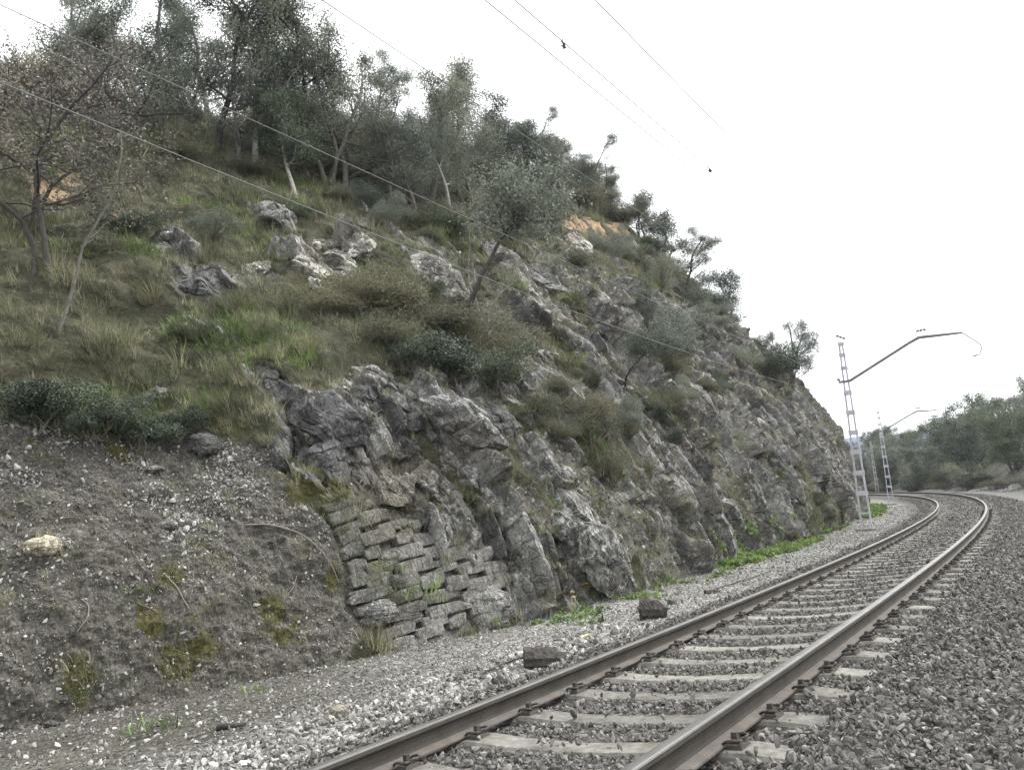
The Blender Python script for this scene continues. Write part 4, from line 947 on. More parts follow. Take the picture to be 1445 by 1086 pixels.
TREE_LIST = [  # base px, base py, top py, kind, turn, label
 (68, 388, 40, 'rust', 1.0, 'dark forked oak with sparse rusty leaves at the grassy edge of the hill'),
 (82, 470, 150, 'rustB', 5.3, 'thin pale-barked sapling leaning in front of the dark forked oak'),
 (45, 330, 60, 'rust', 4.0, 'withered oak partly behind the ochre bank'),
 (130, 262, 70, 'rust', 5.2, 'low spreading withered oak just right of the ochre bank'),
 (190, 205, -60, 'oakA', .4, 'tall dark oak at the corner where the crest wood begins'),
 (245, 203, -40, 'oakC', 1.9, 'dense many-stemmed dark oak over bare dead branches'),
 (300, 208, -70, 'oakB', 3.3, 'very tall dark oak behind the slim bare trunks'),
 (352, 228, -20, 'oliveC', .3, 'tall tree with one straight pale bare trunk'),
 (330, 225, 60, 'thin', 2.9, 'thin see-through tree before the very tall dark oak'),
 (388, 232, -50, 'oakA', 2.5, 'tall dark tree behind the light green slender tree'),
 (421, 284, 68, 'lightA', .6, 'slender light green tree with a crooked pale trunk'),
 (455, 250, -10, 'oakC', 4.2, 'grey-green oak filling the gap behind the light green slender tree'),
 (494, 268, 30, 'oliveB', 1.2, 'tall round-headed tree ending the high wood before the gap of sky'),
 (522, 270, 110, 'thin', 3.9, 'thin forked tree with sky showing through its crown'),
 (560, 290, 95, 'thin', 5.5, 'airy tree standing in the gap of sky'),
 (600, 292, 78, 'oliveA', .2, 'feathery tree whose top touches the highest wire'),
 (585, 300, 160, 'oliveB', 2.0, 'low grey olive bush-tree beneath the feathery tree'),
 (640, 300, 150, 'oliveC', 3.0, 'silvery olive tree just behind the crooked cliff tree'),
 (690, 290, 108, 'oakB', 4.4, 'dark domed oak with the highest wire across its crown'),
 (664, 446, 190, 'cliff', 1.1, 'crooked olive tree rooted on the cliff beside the white slab'),
 (686, 440, 300, 'bare', 2.7, 'twisted thin companion stem beside the crooked cliff olive'),
 (664, 292, 128, 'oliveB', 2.2, 'full grey-green olive tree between the silvery olive and the dark domed oak'),
 (712, 290, 142, 'oakB', 5.1, 'dark rounded oak overlapping the dark domed oak on its lower side'),
 (752, 286, 180, 'oakB', 1.5, 'dense oak filling the wood between the leaning tree and the pale rounded tree'),
 (790, 287, 200, 'oliveB', 2.8, 'grey dome of foliage on the skyline just after the pale rounded tree'),
 (815, 280, 204, 'oakB', 4.0, 'dark low dome beside the small upright tree on the skyline'),
 (846, 286, 216, 'oakA', 3.3, 'dark crown between the spire tree and the spindly tree'),
 (870, 291, 232, 'oliveB', 1.1, 'greyish crown just below the spindly tree on the skyline'),
 (900, 306, 256, 'oakB', 2.0, 'dark crown hugging the white end of the ochre bank'),
 (735, 285, 165, 'oakA', .9, 'dark leaning tree next below the dark domed oak'),
 (772, 283, 195, 'oliveB', 3.6, 'pale rounded tree above the start of the ochre bank'),
 (806, 284, 215, 'oliveC', 5.0, 'small upright tree on the skyline with thin stems'),
 (828, 288, 196, 'oakC', 2.3, 'pointed dark tree rising like a spire on the skyline'),
 (858, 296, 222, 'thin', 1.4, 'spindly tree with tufted branches just past the spire tree'),
 (882, 294, 240, 'oakB', .5, 'low dark tree above the middle of the ochre bank'),
 (908, 326, 266, 'cliffB', 4.8, 'gnarled tree leaning out over the white end of the ochre bank'),
 (940, 352, 282, 'cliffB', 1.6, 'wind-bent tree reaching into the sky below the ochre bank'),
 (965, 412, 322, 'oakB', 3.1, 'round dense tree on the skyline below the wind-bent tree'),
 (930, 478, 395, 'oliveB', .8, 'broad grey tree spreading over the cliff under the round dense tree'),
 (888, 548, 440, 'cliff', 5.9, 'leaning grey tree rooted on the ledge beside the black cave'),
 (1028, 446, 384, 'cliffB', 2.1, 'small open tree alone on the skyline'),
 (1114, 548, 456, 'oliveB', 4.1, 'last dark bushy tree on the skyline before the mast'),
 (1085, 510, 470, 'cliffB', .1, 'scrubby tree half hidden behind the last skyline tree'),
]
for i, (px, py, ty, k, rz, lb) in enumerate(TREE_LIST):
    h = None
    for dy in range(0, 60, 3):
        h = SURF.hit(px, py + dy)
        if h is not None: break
    loc = h[0]; d = project(loc)[2]; H = (py - ty) / F * d * (1.28 if k.startswith('rust') else 1.14)
    ln = (0, 0)
    if px in (908, 940, 888): ln = (.1, .35)
    o = put_tree(k, loc - np.array([0, 0, .15]), H, rz, lb, lean=ln)
    if px > 680 and k[:3] in ('oak', 'oli'): o.scale = (o.scale[0] * 1.35, o.scale[1] * 1.35, o.scale[2])
    if k == 'cliffB': o.scale = (o.scale[0] * 1.15, o.scale[1] * 1.15, o.scale[2] * 1.1)
def hill_point(s, n):
    p = P(s, n, 0)
    h = SURF.down(p[0], p[1]); return h[0] if h else None
rs = np.random.RandomState(77)
BACK = [(4, 22), (7.5, 24), (11, 23), (14, 25), (17.5, 23), (21, 24), (26, 22), (33, 21), (38, 19.5), (44, 20), (50, 19)]
for i, (s, n) in enumerate(BACK):
    p = hill_point(s, n)
    put_tree(['oakA', 'oakB', 'oliveB', 'oakC', 'oliveA'][i % 5], p - np.array([0, 0, .1]), rs.uniform(5.5, 7.5) if s < 20 else rs.uniform(4.2, 5.6), rs.uniform(0, 6.28), 'dark tree deep in the wood behind the crest row', 'trees of the wood behind the crest row')
# the wood on the outer side of the bend
put_shrub_later = []
BANK = [  # s, n, height, kind, label
 (66, -10.5, 5.6, 'bank', 'bushy tree close to the picture edge on the bank, in front of the taller ones'), (70, -13, 9.0, 'bankC', 'tall dark tree high on the bank at the end of the row'),
 (80, -8.5, 5.6, 'bankB', 'light green tree behind the brushy mound on the bank'), (84, -14, 8.0, 'bank', 'tall grey tree with a bare forked top on the bank'),
 (92, -8, 6.4, 'bankC', 'dark rounded tree in the middle of the bank wood'), (98, -12, 8.0, 'bankB', 'tall light green tree in the middle of the bank wood'),
 (104, -6.5, 5.6, 'bank', 'low tree at the foot of the bank above the far rail'), (110, -10, 6.8, 'bankB', 'broad green tree right of the second mast'),
 (116, -5.5, 5.0, 'bankC', 'dark tree directly behind the second mast'), (122, -8, 6.0, 'bank', 'grey tree seen between the second mast and the arm of its cantilever'),
 (130, -5, 5.2, 'bankC', 'dark tree between the two distant masts'), (138, -6, 5.2, 'bank', 'small far tree beside the third mast'), (147, -5, 5.2, 'bankB', 'farthest tree where the line disappears behind the cliff'), (158, -4, 5.2, 'bankC', 'dim tree beyond the farthest tree at the vanishing line')]
for i, (s, n, H, k, lb) in enumerate(BANK): put_tree(k, P(s, n, float(ground_z(s, n)) - .1), H * 1.15, i * 1.7, lb, 'trees on the outer bank')
for i in range(14):
    s = 84 + i * 6.2; n = -rs.uniform(4.6, 6.0) - (2.2 if s < 118 else 0)
    put_shrub_later.append((s, n, i))
for i in range(40):
    s = rs.uniform(70, 175); n = -rs.uniform(14, 30) if s < 120 else -rs.uniform(7, 26)
    put_tree(['bank', 'bankC', 'bankB'][i % 3], P(s, n, float(ground_z(s, n)) - .1), rs.uniform(5.5, 8), rs.uniform(0, 6), 'grey-green tree deep in the wood beyond the bend', 'trees of the wood beyond the bend')

def shrub_meshes(seed, nleaf, leaf, lumps=7, flat=.7, wispy=0.0):
    rs = np.random.RandomState(seed); c = rs.normal(0, .42, (lumps, 3)); c[:, 2] = np.abs(c[:, 2]) * flat + .15; r = rs.uniform(.28, .55, lumps)
    k = rs.randint(0, lumps, nleaf); d = rs.normal(size=(nleaf, 3)); d[:, 2] = np.abs(d[:, 2]) * .9 - .25; d /= np.linalg.norm(d, axis=1, keepdims=True)
    p = c[k] + d * (r[k] * (1 - .55 * rs.rand(nleaf) ** 1.6) * (1 + wispy * rs.rand(nleaf) ** 4))[:, None]; p[:, 2] = np.abs(p[:, 2]) * 1.0
    L = leaf_quads(rs, p, leaf[0], leaf[1], .35); V = []; Fc = []
    for i in range(16):
        q = c[rs.randint(lumps)] + rs.normal(0, .15, 3); b = np.array([rs.normal(0, .12), rs.normal(0, .12), -.12]); m = (q + b) / 2 + rs.normal(0, .06, 3); tube_v(V, Fc, [b, m, q], [.02, .014, .006], 4, False)
    return L, (V, Fc)
SHR = {}
for k, nm, mt, a in (('boxA', 'glossy_shrub', 'leaf_box', (21, 12000, (.048, .028))), ('boxB', 'glossy_shrub', 'leaf_box', (22, 12000, (.046, .028), 9)), ('heathA', 'heath_shrub', 'leaf_shrub', (23, 9000, (.075, .017), 8, .7, .5)), ('heathB', 'heath_shrub', 'leaf_shrub', (24, 9000, (.075, .017), 6, .55, .6)),
                     ('heathC', 'heath_shrub', 'leaf_shrub', (27, 7500, (.09, .016), 10, .5, .7)), ('olv', 'grey_shrub', 'leaf_olive', (25, 9000, (.06, .024), 7, .8, .4)), ('grn', 'green_shrub', 'leaf_light', (26, 7500, (.06, .034), 6))):
    L, T = shrub_meshes(*a); c = npmesh('foliage', *L); c.materials.append(M[mt]); t = mesh_from('stems', *T); t.materials.append(M['twig']); SHR[k] = (nm, c, t)
SHRUBS = [  # centre px, base py, width px, height px, kind, label
 (70, 618, 130, 80, 'boxA', 'dark glossy shrub at the picture edge over the bare soil'), (135, 625, 90, 60, 'boxB', 'dark shrub next along from the edge shrub over the bare soil'), (196, 638, 100, 56, 'boxB', 'low twiggy shrub spilling onto the bare soil'), (246, 628, 70, 46, 'boxA', 'small dark shrub behind the dark pointed rock'),
 (640, 560, 120, 80, 'boxA', 'large glossy shrub hanging over the edge of the lower cliff'), (700, 562, 80, 66, 'boxB', 'glossy shrub above the dark triangular slab'), (575, 530, 90, 60, 'boxB', 'dark shrub tucked behind the long slanting slab'),
 (500, 452, 100, 66, 'heathA', 'olive-brown heath shrub under the pale low slab'), (560, 470, 110, 70, 'heathB', 'broad heath shrub in the middle of the shrubby band'), (610, 500, 110, 70, 'heathA', 'heath shrub just above the large glossy shrub'), (545, 500, 90, 60, 'heathC', 'dry heath shrub over the long slanting slab'),
 (660, 505, 100, 60, 'heathB', 'heath shrub below the foot of the crooked cliff olive'), (705, 510, 70, 50, 'heathC', 'straggling heath shrub at the end of the shrubby band'), (540, 418, 70, 50, 'heathC', 'wispy shrub beside the broad white slab'), (455, 452, 80, 40, 'heathB', 'low shrub growing over the long pale grey slab'),
 (590, 425, 50, 34, 'boxA', 'small dark round shrub among the heath below the broad white slab'), (535, 312, 60, 40, 'olv', 'grey shrub under the trees just above the lowest wire'), (590, 330, 66, 44, 'heathC', 'brownish shrub under the silvery olive tree'), (480, 300, 50, 34, 'heathA', 'small shrub below the tall round-headed tree'),
 (640, 342, 50, 34, 'grn', 'fresh green shrub behind the bend of the crooked trunk'), (180, 338, 70, 34, 'boxB', 'dark low shrub beside the dark hollow in the grass'), (130, 370, 60, 30, 'heathB', 'dull shrub between the thin sapling and the dark hollow'), (300, 342, 60, 28, 'olv', 'grey-green shrub over the dark weathered outcrop'),
 (430, 318, 50, 26, 'grn', 'green bramble clump below the slender light green tree'), (345, 252, 70, 26, 'heathC', 'brown undergrowth at the foot of the pale bare trunk'), (440, 255, 80, 40, 'heathA', 'shadowy undergrowth below the high wood'), (250, 232, 80, 36, 'heathC', 'dead brush at the corner of the crest wood'),
 (740, 300, 60, 30, 'heathB', 'brown brush at the foot of the dark leaning tree'), (820, 286, 80, 20, 'heathC', 'brown brush topping the ochre bank'), (868, 296, 60, 18, 'heathB', 'dry brush on the middle of the ochre bank'), (866, 366, 50, 28, 'olv', 'grey scrub hanging below the ochre bank'), (898, 388, 46, 30, 'grn', 'green shrub clinging under the white end of the bank'),
 (820, 385, 40, 36, 'heathC', 'thin scrub in a cleft of the upper cliff'), (940, 520, 90, 56, 'olv', 'grey scrub spread on the ledge under the broad grey tree'), (985, 470, 50, 30, 'olv', 'grey scrub on the edge below the round dense tree'), (760, 604, 60, 50, 'heathA', 'dark scrub right of the dark triangular slab'),
 (835, 640, 66, 50, 'heathB', 'shaggy scrub in the hollow above the curved rib'), (865, 690, 60, 54, 'heathA', 'shaggy brown scrub below the hollow'), (885, 608, 50, 36, 'olv', 'grey scrub on the middle ledge of the cliff'), (720, 345, 50, 40, 'olv', 'grey scrub behind the crooked cliff olive'), (1050, 520, 40, 26, 'olv', 'small grey scrub on the far cliff edge'),
 (930, 410, 50, 34, 'olv', 'grey scrub just under the wind-bent tree'), (790, 560, 44, 34, 'heathC', 'scrub under the dark boss of rock'), (1098, 540, 56, 44, 'boxB', 'dark scrub round the foot of the last skyline tree'), (975, 440, 60, 40, 'olv', 'grey scrub round the round dense tree'), (1030, 460, 40, 26, 'olv', 'grey scrub under the small open tree'), (925, 365, 50, 34, 'boxB', 'dark scrub at the roots of the wind-bent tree'), (1010, 545, 40, 24, 'heathC', 'dry scrub above the upper banded rib')]
def put_shrub(k, loc, w, h, rz, lb, group=None):
    nm, c, t = SHR[k]; o = empty(nm, tuple(loc), rz); o.scale = (w / 1.7, w / 1.7, h / 1.15); tag(o, lb, 'shrub', group)
    for n_, me in (('foliage', c), ('stems', t)):
        q = bpy.data.objects.new(n_, me); COL.objects.link(q); q.parent = o
for i, (px, py, w, h, k, lb) in enumerate(SHRUBS):
    hit = next(q for q in (SURF.hit(px, py - h * .25 + dy) for dy in range(0, 120, 4)) if q is not None)
    loc, n, _ = hit; d = project(loc)[2]; put_shrub(k, loc - np.array([0, 0, .1 * h / F * d]), w / F * d * 1.15, h / F * d * 1.1, i * 1.3, lb)
for i, (s, n, w, h, k, lb) in enumerate([(52, -7.5, 3, 1.0, 'heathC', 'mound of dead brush on the bank by the bend, closest to the camera'), (58, -8, 3.5, 1.2, 'heathA', 'dark brush heap on the bank before the trees'), (64, -7.4, 3, .9, 'heathC', 'brushy mound above the gravel apron'), (70, -7, 3, .9, 'boxB', 'low dark bush at the foot of the bank wood'),
        (76, -7, 4, 1.0, 'heathA', 'long heap of brush under the bank trees'), (86, -6.5, 4, 1.0, 'boxA', 'dark bush beside the far curve of the rails'), (96, -6, 4, 1.1, 'heathB', 'brush behind the far curve of the rails'), (108, -5.5, 4, 1.2, 'boxA', 'dark bush right behind the outer rail'), (120, -5, 4, 1.3, 'boxB', 'dark bush between the distant masts'), (132, -4.6, 4, 1.3, 'boxA', 'last dark bush where the rails vanish'), (61, -11, 4, 1.0, 'grn', 'green bramble bank under the edge trees')]):
    put_shrub(k, P(s, n, float(ground_z(s, n))), w, h, i * 2.1, lb)

rc_ = np.random.RandomState(41); wv = (MASK['grass'] + MASK['scree'] * .5 + .12) * (GA > 12.5) * (GA < 52) * (UU > .7) * (UU < 3.5) / DD ** .8
pc, nc_, ac, bc = sample_hill(rc_, 46, wv)
for i in range(46):
    w_ = rc_.uniform(.45, 1.15); put_shrub(['heathA', 'heathB', 'olv', 'heathC', 'olv', 'boxB'][i % 6], pc[i] - np.array([0, 0, .1]), w_, w_ * rc_.uniform(.55, .9), rc_.uniform(0, 6), 'small scrub plant rooted in a cleft of the rock face', 'scrub plants in the clefts of the cliff')
ru = np.random.RandomState(31)
for i in range(18):
    s = 3.5 + i * 1.3 + ru.uniform(-.4, .4); n = float(np.interp(s, [3, 8, 16, 25, 45], [18.6, 18.0, 17.2, 16.6, 16.2])) + ru.uniform(-.6, 2.2); p = hill_point(s, n)
    put_shrub(['boxA', 'olv', 'heathA', 'olv', 'heathB'][i % 5], p - np.array([0, 0, .15]), ru.uniform(1.6, 2.8), ru.uniform(1.0, 1.8), ru.uniform(0, 6), 'dim undergrowth shrub between the trunks of the crest wood', 'undergrowth in the crest wood')
for s, n, i in put_shrub_later:
    put_shrub(['boxA', 'olv', 'heathA', 'boxB'][i % 4], P(s, n, float(ground_z(s, n)) - .1), 3.6, 1.7 + .5 * (i % 3), i * 1.3, 'dark brush filling the foot of the wood beyond the bend', 'brush at the foot of the bend wood')
# ---------------- grass
def tuft_mesh(name, seed, blades, L, w, spread, droop, mat):
    rs = np.random.RandomState(seed); V = []; Fc = []
    for i in range(blades):
        a = rs.uniform(0, 6.28); r0 = spread * .25 * math.sqrt(rs.rand()); p = np.array([math.cos(a + 1) * r0, math.sin(a + 1) * r0, -.02]); ln = L * rs.uniform(.5, 1.15); el = rs.uniform(.15, 1.0) * spread
        d = np.array([math.cos(a) * el, math.sin(a) * el, 1.0]); d /= np.linalg.norm(d); side = np.array([-math.sin(a), math.cos(a), 0]); b = len(V); K = 4
        for j in range(K + 1):
            ww = w * (1 - j / K) ** .7; V += [p - side * ww / 2, p + side * ww / 2]
            p = p + d * ln / K; d = d + np.array([math.cos(a) * .25, math.sin(a) * .25, -droop]) * (.5 + j * .35); d /= np.linalg.norm(d)
        for j in range(K): Fc.append((b + 2 * j, b + 2 * j + 1, b + 2 * j + 3, b + 2 * j + 2))
    me = npmesh(name, np.array(V), np.array(Fc)); me.materials.append(mat); return me
def tuft_set(name, mat, n, **kw):
    col = bpy.data.collections.new(name)
    for i in range(n): col.objects.link(bpy.data.objects.new(name, tuft_mesh(name, 200 + i, mat=mat, **kw)))
    return col
TUF = tuft_set('grass_tuft', M['blade_dry'], 5, blades=34, L=.36, w=.009, spread=.75, droop=.22)
TUG = tuft_set('fresh_tuft', M['blade_green'], 4, blades=26, L=.20, w=.012, spread=.9, droop=.15)
def build_grass():
    rs = np.random.RandomState(9); clump = sstep(-.35, .25, fbm(GA * .9, GL * .9, 3, 95)) * .85 + .15
    w = np.clip(MASK['grass'] - .3, 0, 1) * (1 - sstep(.15, .4, MASK['ochre'])) * clump * VIS * (UU < 5.3) / DD ** 1.3
    p, n, a, b = sample_hill(rs, 21000, w); cn = sstep(-.3, .35, fbm(GA * 1.1, GL * 1.1, 3, 98))[a, b]; sc = rs.uniform(.35, .8, len(p)) * (.55 + 1.15 * cn) * (.8 + .35 * sstep(10, 30, DD[a, b]))
    rot = np.stack([rs.normal(0, .25, len(p)), rs.normal(0, .25, len(p)), rs.uniform(0, 6.28, len(p))], 1)
    scatter('hillside_grass', 'dry tufted grass covering the upper slope', p, rot, sc, TUF, 5, 7)
    w = np.clip(MASK['grass'] - .3, 0, 1) * sstep(.1, .5, fbm(GA * .45, GL * .45, 3, 96)) * VIS * (UU < 4.6) / DD ** 1.3
    p, n, a, b = sample_hill(rs, 2000, w); rot = np.stack([rs.normal(0, .25, len(p)), rs.normal(0, .25, len(p)), rs.uniform(0, 6.28, len(p))], 1)
    scatter('fresh_grass', 'fresh green patches of grass among the dry tufts', p, rot, rs.uniform(.7, 1.5, len(p)), TUG, 4, 8)
    # sparse blades on ledges and on the bare soil
    w = (MASK['scree'] * .6 + MASK['moss'] * .12 + MASK['rock'] * (HN[..., 2] > .66) * .45 + MASK['soil'] * .03) * VIS * (UU < 4) / DD ** 1.3 * (1 - MASK['wall'])
    p, n, a, b = sample_hill(rs, 7000, w); rot = np.stack([rs.normal(0, .3, len(p)), rs.normal(0, .3, len(p)), rs.uniform(0, 6.28, len(p))], 1)
    scatter('ledge_grass', 'thin dry grass rooted on cliff ledges', p, rot, rs.uniform(.25, .8, len(p)) * (.8 + .5 * sstep(14, 34, DD[a, b])), TUF, 5, 9)
build_grass()
TUSS = [tuft_mesh('blades', 400 + i, 260, .8, .012, .8, .3, M['blade_dry']) for i in range(3)]
for i, (px, py, w, lb) in enumerate([(318, 585, 100, 'big drooping grass tussock hanging over the bare soil'), (375, 628, 56, 'grass tussock at the foot of the dark upright slab'), (268, 480, 80, 'tussock in the middle of the grassy slope'), (432, 500, 70, 'tussock on the turf above the dark upright slab'), (360, 480, 80, 'tussock behind the dark upright slab'),
        (810, 525, 60, 'yellow-green tussock spilling from below the black cave'), (838, 545, 50, 'shaggy tussock beside the cave tussock'), (920, 578, 44, 'bright drooping tussock on the middle ledge'), (903, 560, 40, 'tussock hanging from the ledge above the bright one'), (140, 500, 80, 'tussock near the foot of the thin sapling'), (60, 520, 70, 'fresh tussock at the picture edge above the dark glossy shrub'),
        (210, 430, 80, 'tussock below the dark hollow in the grass'), (330, 440, 80, 'tussock under the white lump of limestone'), (405, 440, 70, 'tussock beside the low shrub on the pale slab'), (950, 600, 34, 'small pale tussock at the head of the brown scree')]):
    h = SURF.hit(px, py)
    if h is None: continue
    d = project(h[0])[2]; o = empty('grass_tussock', tuple(h[0]), i * 1.1); k = w / F * d / 1.25; o.scale = (k, k, k * .9); tag(o, lb, 'grass tussock', 'grass tussocks on the slope')
    q = bpy.data.objects.new('blades', TUSS[i % 3]); COL.objects.link(q); q.parent = o
# ---------------- weeds along the foot of the cliff
def build_weeds():
    rs = np.random.RandomState(15)
    col = bpy.data.collections.new('weed')
    for i in range(4):
        r2 = np.random.RandomState(500 + i); n = 26; a = r2.uniform(0, 6.28, n); rr = r2.uniform(.1, .8, n) ; pts = np.stack([np.cos(a) * rr * .6, np.sin(a) * rr * .6, r2.uniform(0, .55, n)], 1)
        V, Fq = leaf_quads(r2, pts, .5, .3, .3); me = npmesh('weed', V, Fq); me.materials.append(M['blade_green']); col.objects.link(bpy.data.objects.new('weed', me))
    S_, Q_, Z_ = [], [], []
    for s0, s1, n0, n1, m, z0 in ((18.2, 27, 3.8, 5.2, 2600, .16), (30.5, 36.5, 4.2, 4.9, 420, .16), (42, 66, 3.5, 4.6, 900, .22), (11.5, 13.2, 4.1, 4.9, 90, .06), (14.5, 19, 4.0, 5.0, 90, .06), (9.5, 13, 3.2, 4.8, 320, .085), (13, 18, 3.6, 5, 260, .08)):
        s = rs.uniform(s0, s1, m); q = rs.uniform(n0, n1, m); k = fbm(s * .9, q * 1.3, 3, 97) > (-.12 if m > 1000 else .08); S_.append(s[k]); Q_.append(q[k]); Z_.append(rs.uniform(.6, 1.25, k.sum()) * z0)
    s, q, sc = map(np.concatenate, (S_, Q_, Z_))
    p = P(s, q, ground_z(s, q)); 
    for i in range(len(p)):
        h = SURF.down(p[i, 0], p[i, 1])
        if h is not None: p[i, 2] = max(p[i, 2], h[0][2]) if h[0][2] < .35 else -50
    kk = p[:, 2] > -5; p, sc = p[kk], sc[kk]
    scatter('weeds', 'bright green weeds along the foot of the cliff', p, np.stack([rs.normal(0, .2, len(p)), rs.normal(0, .2, len(p)), rs.uniform(0, 6.28, len(p))], 1), sc, col, 4, 10)
build_weeds()
FT = [tuft_mesh('leaves', 600 + i, 40, .22, .02, 1.0, .2, M['blade_green']) for i in range(2)]
def flower_mesh(k):
    V = []; Fc = []; F2 = []
    for i in range(k):
        a = 2.4 * i; r = .05 + .02 * i; x, y, h = math.cos(a) * r, math.sin(a) * r, .16 + .03 * (i % 3)
        tube_v(V, Fc, [(x * .3, y * .3, 0), (x * .7, y * .7, h * .6), (x, y, h)], .003, 4, False)
    me = mesh_from('flower_stem', V, Fc); me.materials.append(M['blade_green'])
    V = []; Fc = []
    for i in range(k):
        a = 2.4 * i; r = .05 + .02 * i; x, y, h = math.cos(a) * r, math.sin(a) * r, .16 + .03 * (i % 3); b = len(V); V.append((x, y, h - .004))
        for j in range(14):
            t = 6.283 * j / 14; rr = .05 if j % 2 else .036; V.append((x + math.cos(t) * rr, y + math.sin(t) * rr, h + .008))
        Fc += [(b, b + 1 + j, b + 1 + (j + 1) % 14) for j in range(14)]
    m2 = mesh_from('flower_head', V, Fc); m2.materials.append(M['petal']); return me, m2
for i, (px, py, k, lb) in enumerate([(828, 842, 3, 'dandelion with three yellow flowers under the rock snout'), (808, 858, 1, 'dandelion with a single yellow flower near the path'), (832, 876, 0, None)]):
    if not k: continue
    p = seen_point(px, py); o = empty('dandelion', tuple(p), i); tag(o, lb, 'flower', 'dandelions beside the path'); o.scale = (1.1, 1.1, 1.1)
    q = link('leaves', FT[i % 2], None, o); a, b = flower_mesh(k); link('flower_stem', a, None, o); link('flower_head', b, None, o)
for i, (px, py, k, lb) in enumerate([(832, 878, 1.3, 'leafy green weed below the dandelions'), (870, 838, 1.0, 'small weed at the tip of the rock snout'), (935, 818, 1.2, 'blue-green weed on the path before the scree'), (213, 1030, 1.0, 'little grass tuft on the bare soil near the fallen stick'), (362, 975, .7, 'tiny grass tuft at the foot of the soil slope'), (196, 834, .8, 'small leafy seedling on the bare soil'), (100, 985, .6, 'mossy sprout low on the bare soil')]):
    p = seen_point(px, py)
    o = link('weed', FT[i % 2], None, None, tuple(p)); o.scale = (k, k, k); o.rotation_euler = (0, 0, i); tag(o, lb, 'weed')

# ================================================================== overhead line: masts
def local_axes_obj(name, s, n, z):
    p = P(s, n, z); _, nl, t = frame(s); o = empty(name, tuple(p)); o.rotation_euler = (0, 0, math.atan2(nl[1], nl[0])); return o   # local x points to the hill, local z up
def mast_meshes():
    out = []; HT = 7.02; hw = lambda z: .195 - (.195 - .075) * z / HT
    def leg(sg):
        V = []; Fc = []
        x0, x1 = sg * hw(0), sg * hw(HT)
        up = (0, 1, 0)
        bar_v(V, Fc, (x0, 0, -.3), (x1, 0, HT), .012, .13, (0, 1, 0)) if False else None
        for y in (-.06, .06): bar_v(V, Fc, (x0 - sg * .02, y, -.3), (x1 - sg * .02, y, HT), .05, .009, (0, 1, 0))
        bar_v(V, Fc, (x0 + sg * .005, 0, -.3), (x1 + sg * .005, 0, HT), .009, .11, (0, 1, 0))
        return mesh_from('leg', V, Fc)
    out.append(('leg', leg(-1), 'galv')); out.append(('leg', leg(1), 'galv'))
    for i, z in enumerate((.63, 1.35, 2.1, 2.88, 3.6, 4.35, 5.1, 6.05, 6.55, 6.98)):
        V = []; Fc = []; h = .05 if i == 0 else (.17 if i < 7 else .13)
        for y in (-.072, .072): box_v(V, Fc, (0, y, z), 2 * hw(z) + .06, .01, h)
        out.append(('batten_plate', mesh_from('batten_plate', V, Fc), 'galv'))
    V = []; Fc = []
    for y in (-.09, .09): bar_v(V, Fc, (.26, y, 5.54), (-.2, y, 5.54), .05, .07)
    out.append(('arm_bracket', mesh_from('arm_bracket', V, Fc), 'galv_dark'))
    V = []; Fc = []; tube_v(V, Fc, [(-.13, 0, 5.54), (-2.32, 0, 6.63), (-2.64, 0, 6.76), (-2.97, 0, 6.745), (-3.98, 0, 6.69)], [.055, .055, .06, .06, .042], 8)
    out.append(('cantilever_arm', mesh_from('cantilever_arm', V, Fc), 'galv_dark'))
    V = []; Fc = []; tube_v(V, Fc, [(-3.98, 0, 6.69), (-4.36, 0, 6.32), (-4.49, 0, 6.14), (-4.49, 0, 6.0), (-4.40, 0, 5.84), (-4.2, 0, 5.78)], .022, 6); tube_v(V, Fc, [(-4.4, 0, 5.84), (-2.85, 0, 5.71)], .014, 6)
    out.append(('steady_arm', mesh_from('steady_arm', V, Fc), 'galv_dark'))
    V = []; Fc = []
    for x in (-2.58, -2.90): tube_v(V, Fc, [(x, 0, 6.74), (x, 0, 6.98)], .014, 5)
    tube_v(V, Fc, [(-2.58, 0, 6.98), (-2.9, 0, 6.98)], .014, 5); out.append(('insulator_yoke', mesh_from('insulator_yoke', V, Fc), 'galv_dark'))
    def ins(a, b):
        a, b = np.array(a), np.array(b); V = []; Fc = []; pts = []; rad = []
        for i in range(9): pts.append(a + (b - a) * i / 8); rad.append(.055 if i % 2 else .03)
        tube_v(V, Fc, pts, rad, 8); return mesh_from('insulator', V, Fc)
    for k in range(3): x = -2.585 - .108 * k; out.append(('insulator', ins((x, 0, 7.01), (x - .085, 0, 7.01)), 'insulator'))
    for k in range(3):
        f = k / 3; a = np.array((.12, 0, 7.33)) + np.array((-.31, 0, -.18)) * f; out.append(('insulator', ins(a, a + np.array((-.085, 0, -.05))), 'insulator'))
    out.append(('insulator', ins((.3, 0, 5.66), (.2, 0, 5.62)), 'insulator'))
    V = []; Fc = []; tube_v(V, Fc, [(0, 0, 7.0), (-.1, 0, 7.05), (-.2, 0, 7.14)], .016, 5); out.append(('top_bracket', mesh_from('top_bracket', V, Fc), 'galv'))
    V = []; Fc = []
    for sg, x in ((0, -.075), (1, .065)):
        for y in (-.0795,): box_v(V, Fc, (x + .02, y, 1.41), .07, .004, .016); bar_v(V, Fc, (x + .05, y, 1.41), (x + .02, y, 1.31), .016, .004, (0, 1, 0))
    out.append(('number_mark', mesh_from('number_mark', V, Fc), 'black'))
    V = []; Fc = []; box_v(V, Fc, (0, 0, -.08), .75, .6, .3, top=.92); out.append(('concrete_foot', mesh_from('concrete_foot', V, Fc), 'concrete'))
    for _, me, m in out: me.materials.append(M[m])
    return out
MAST = mast_meshes()
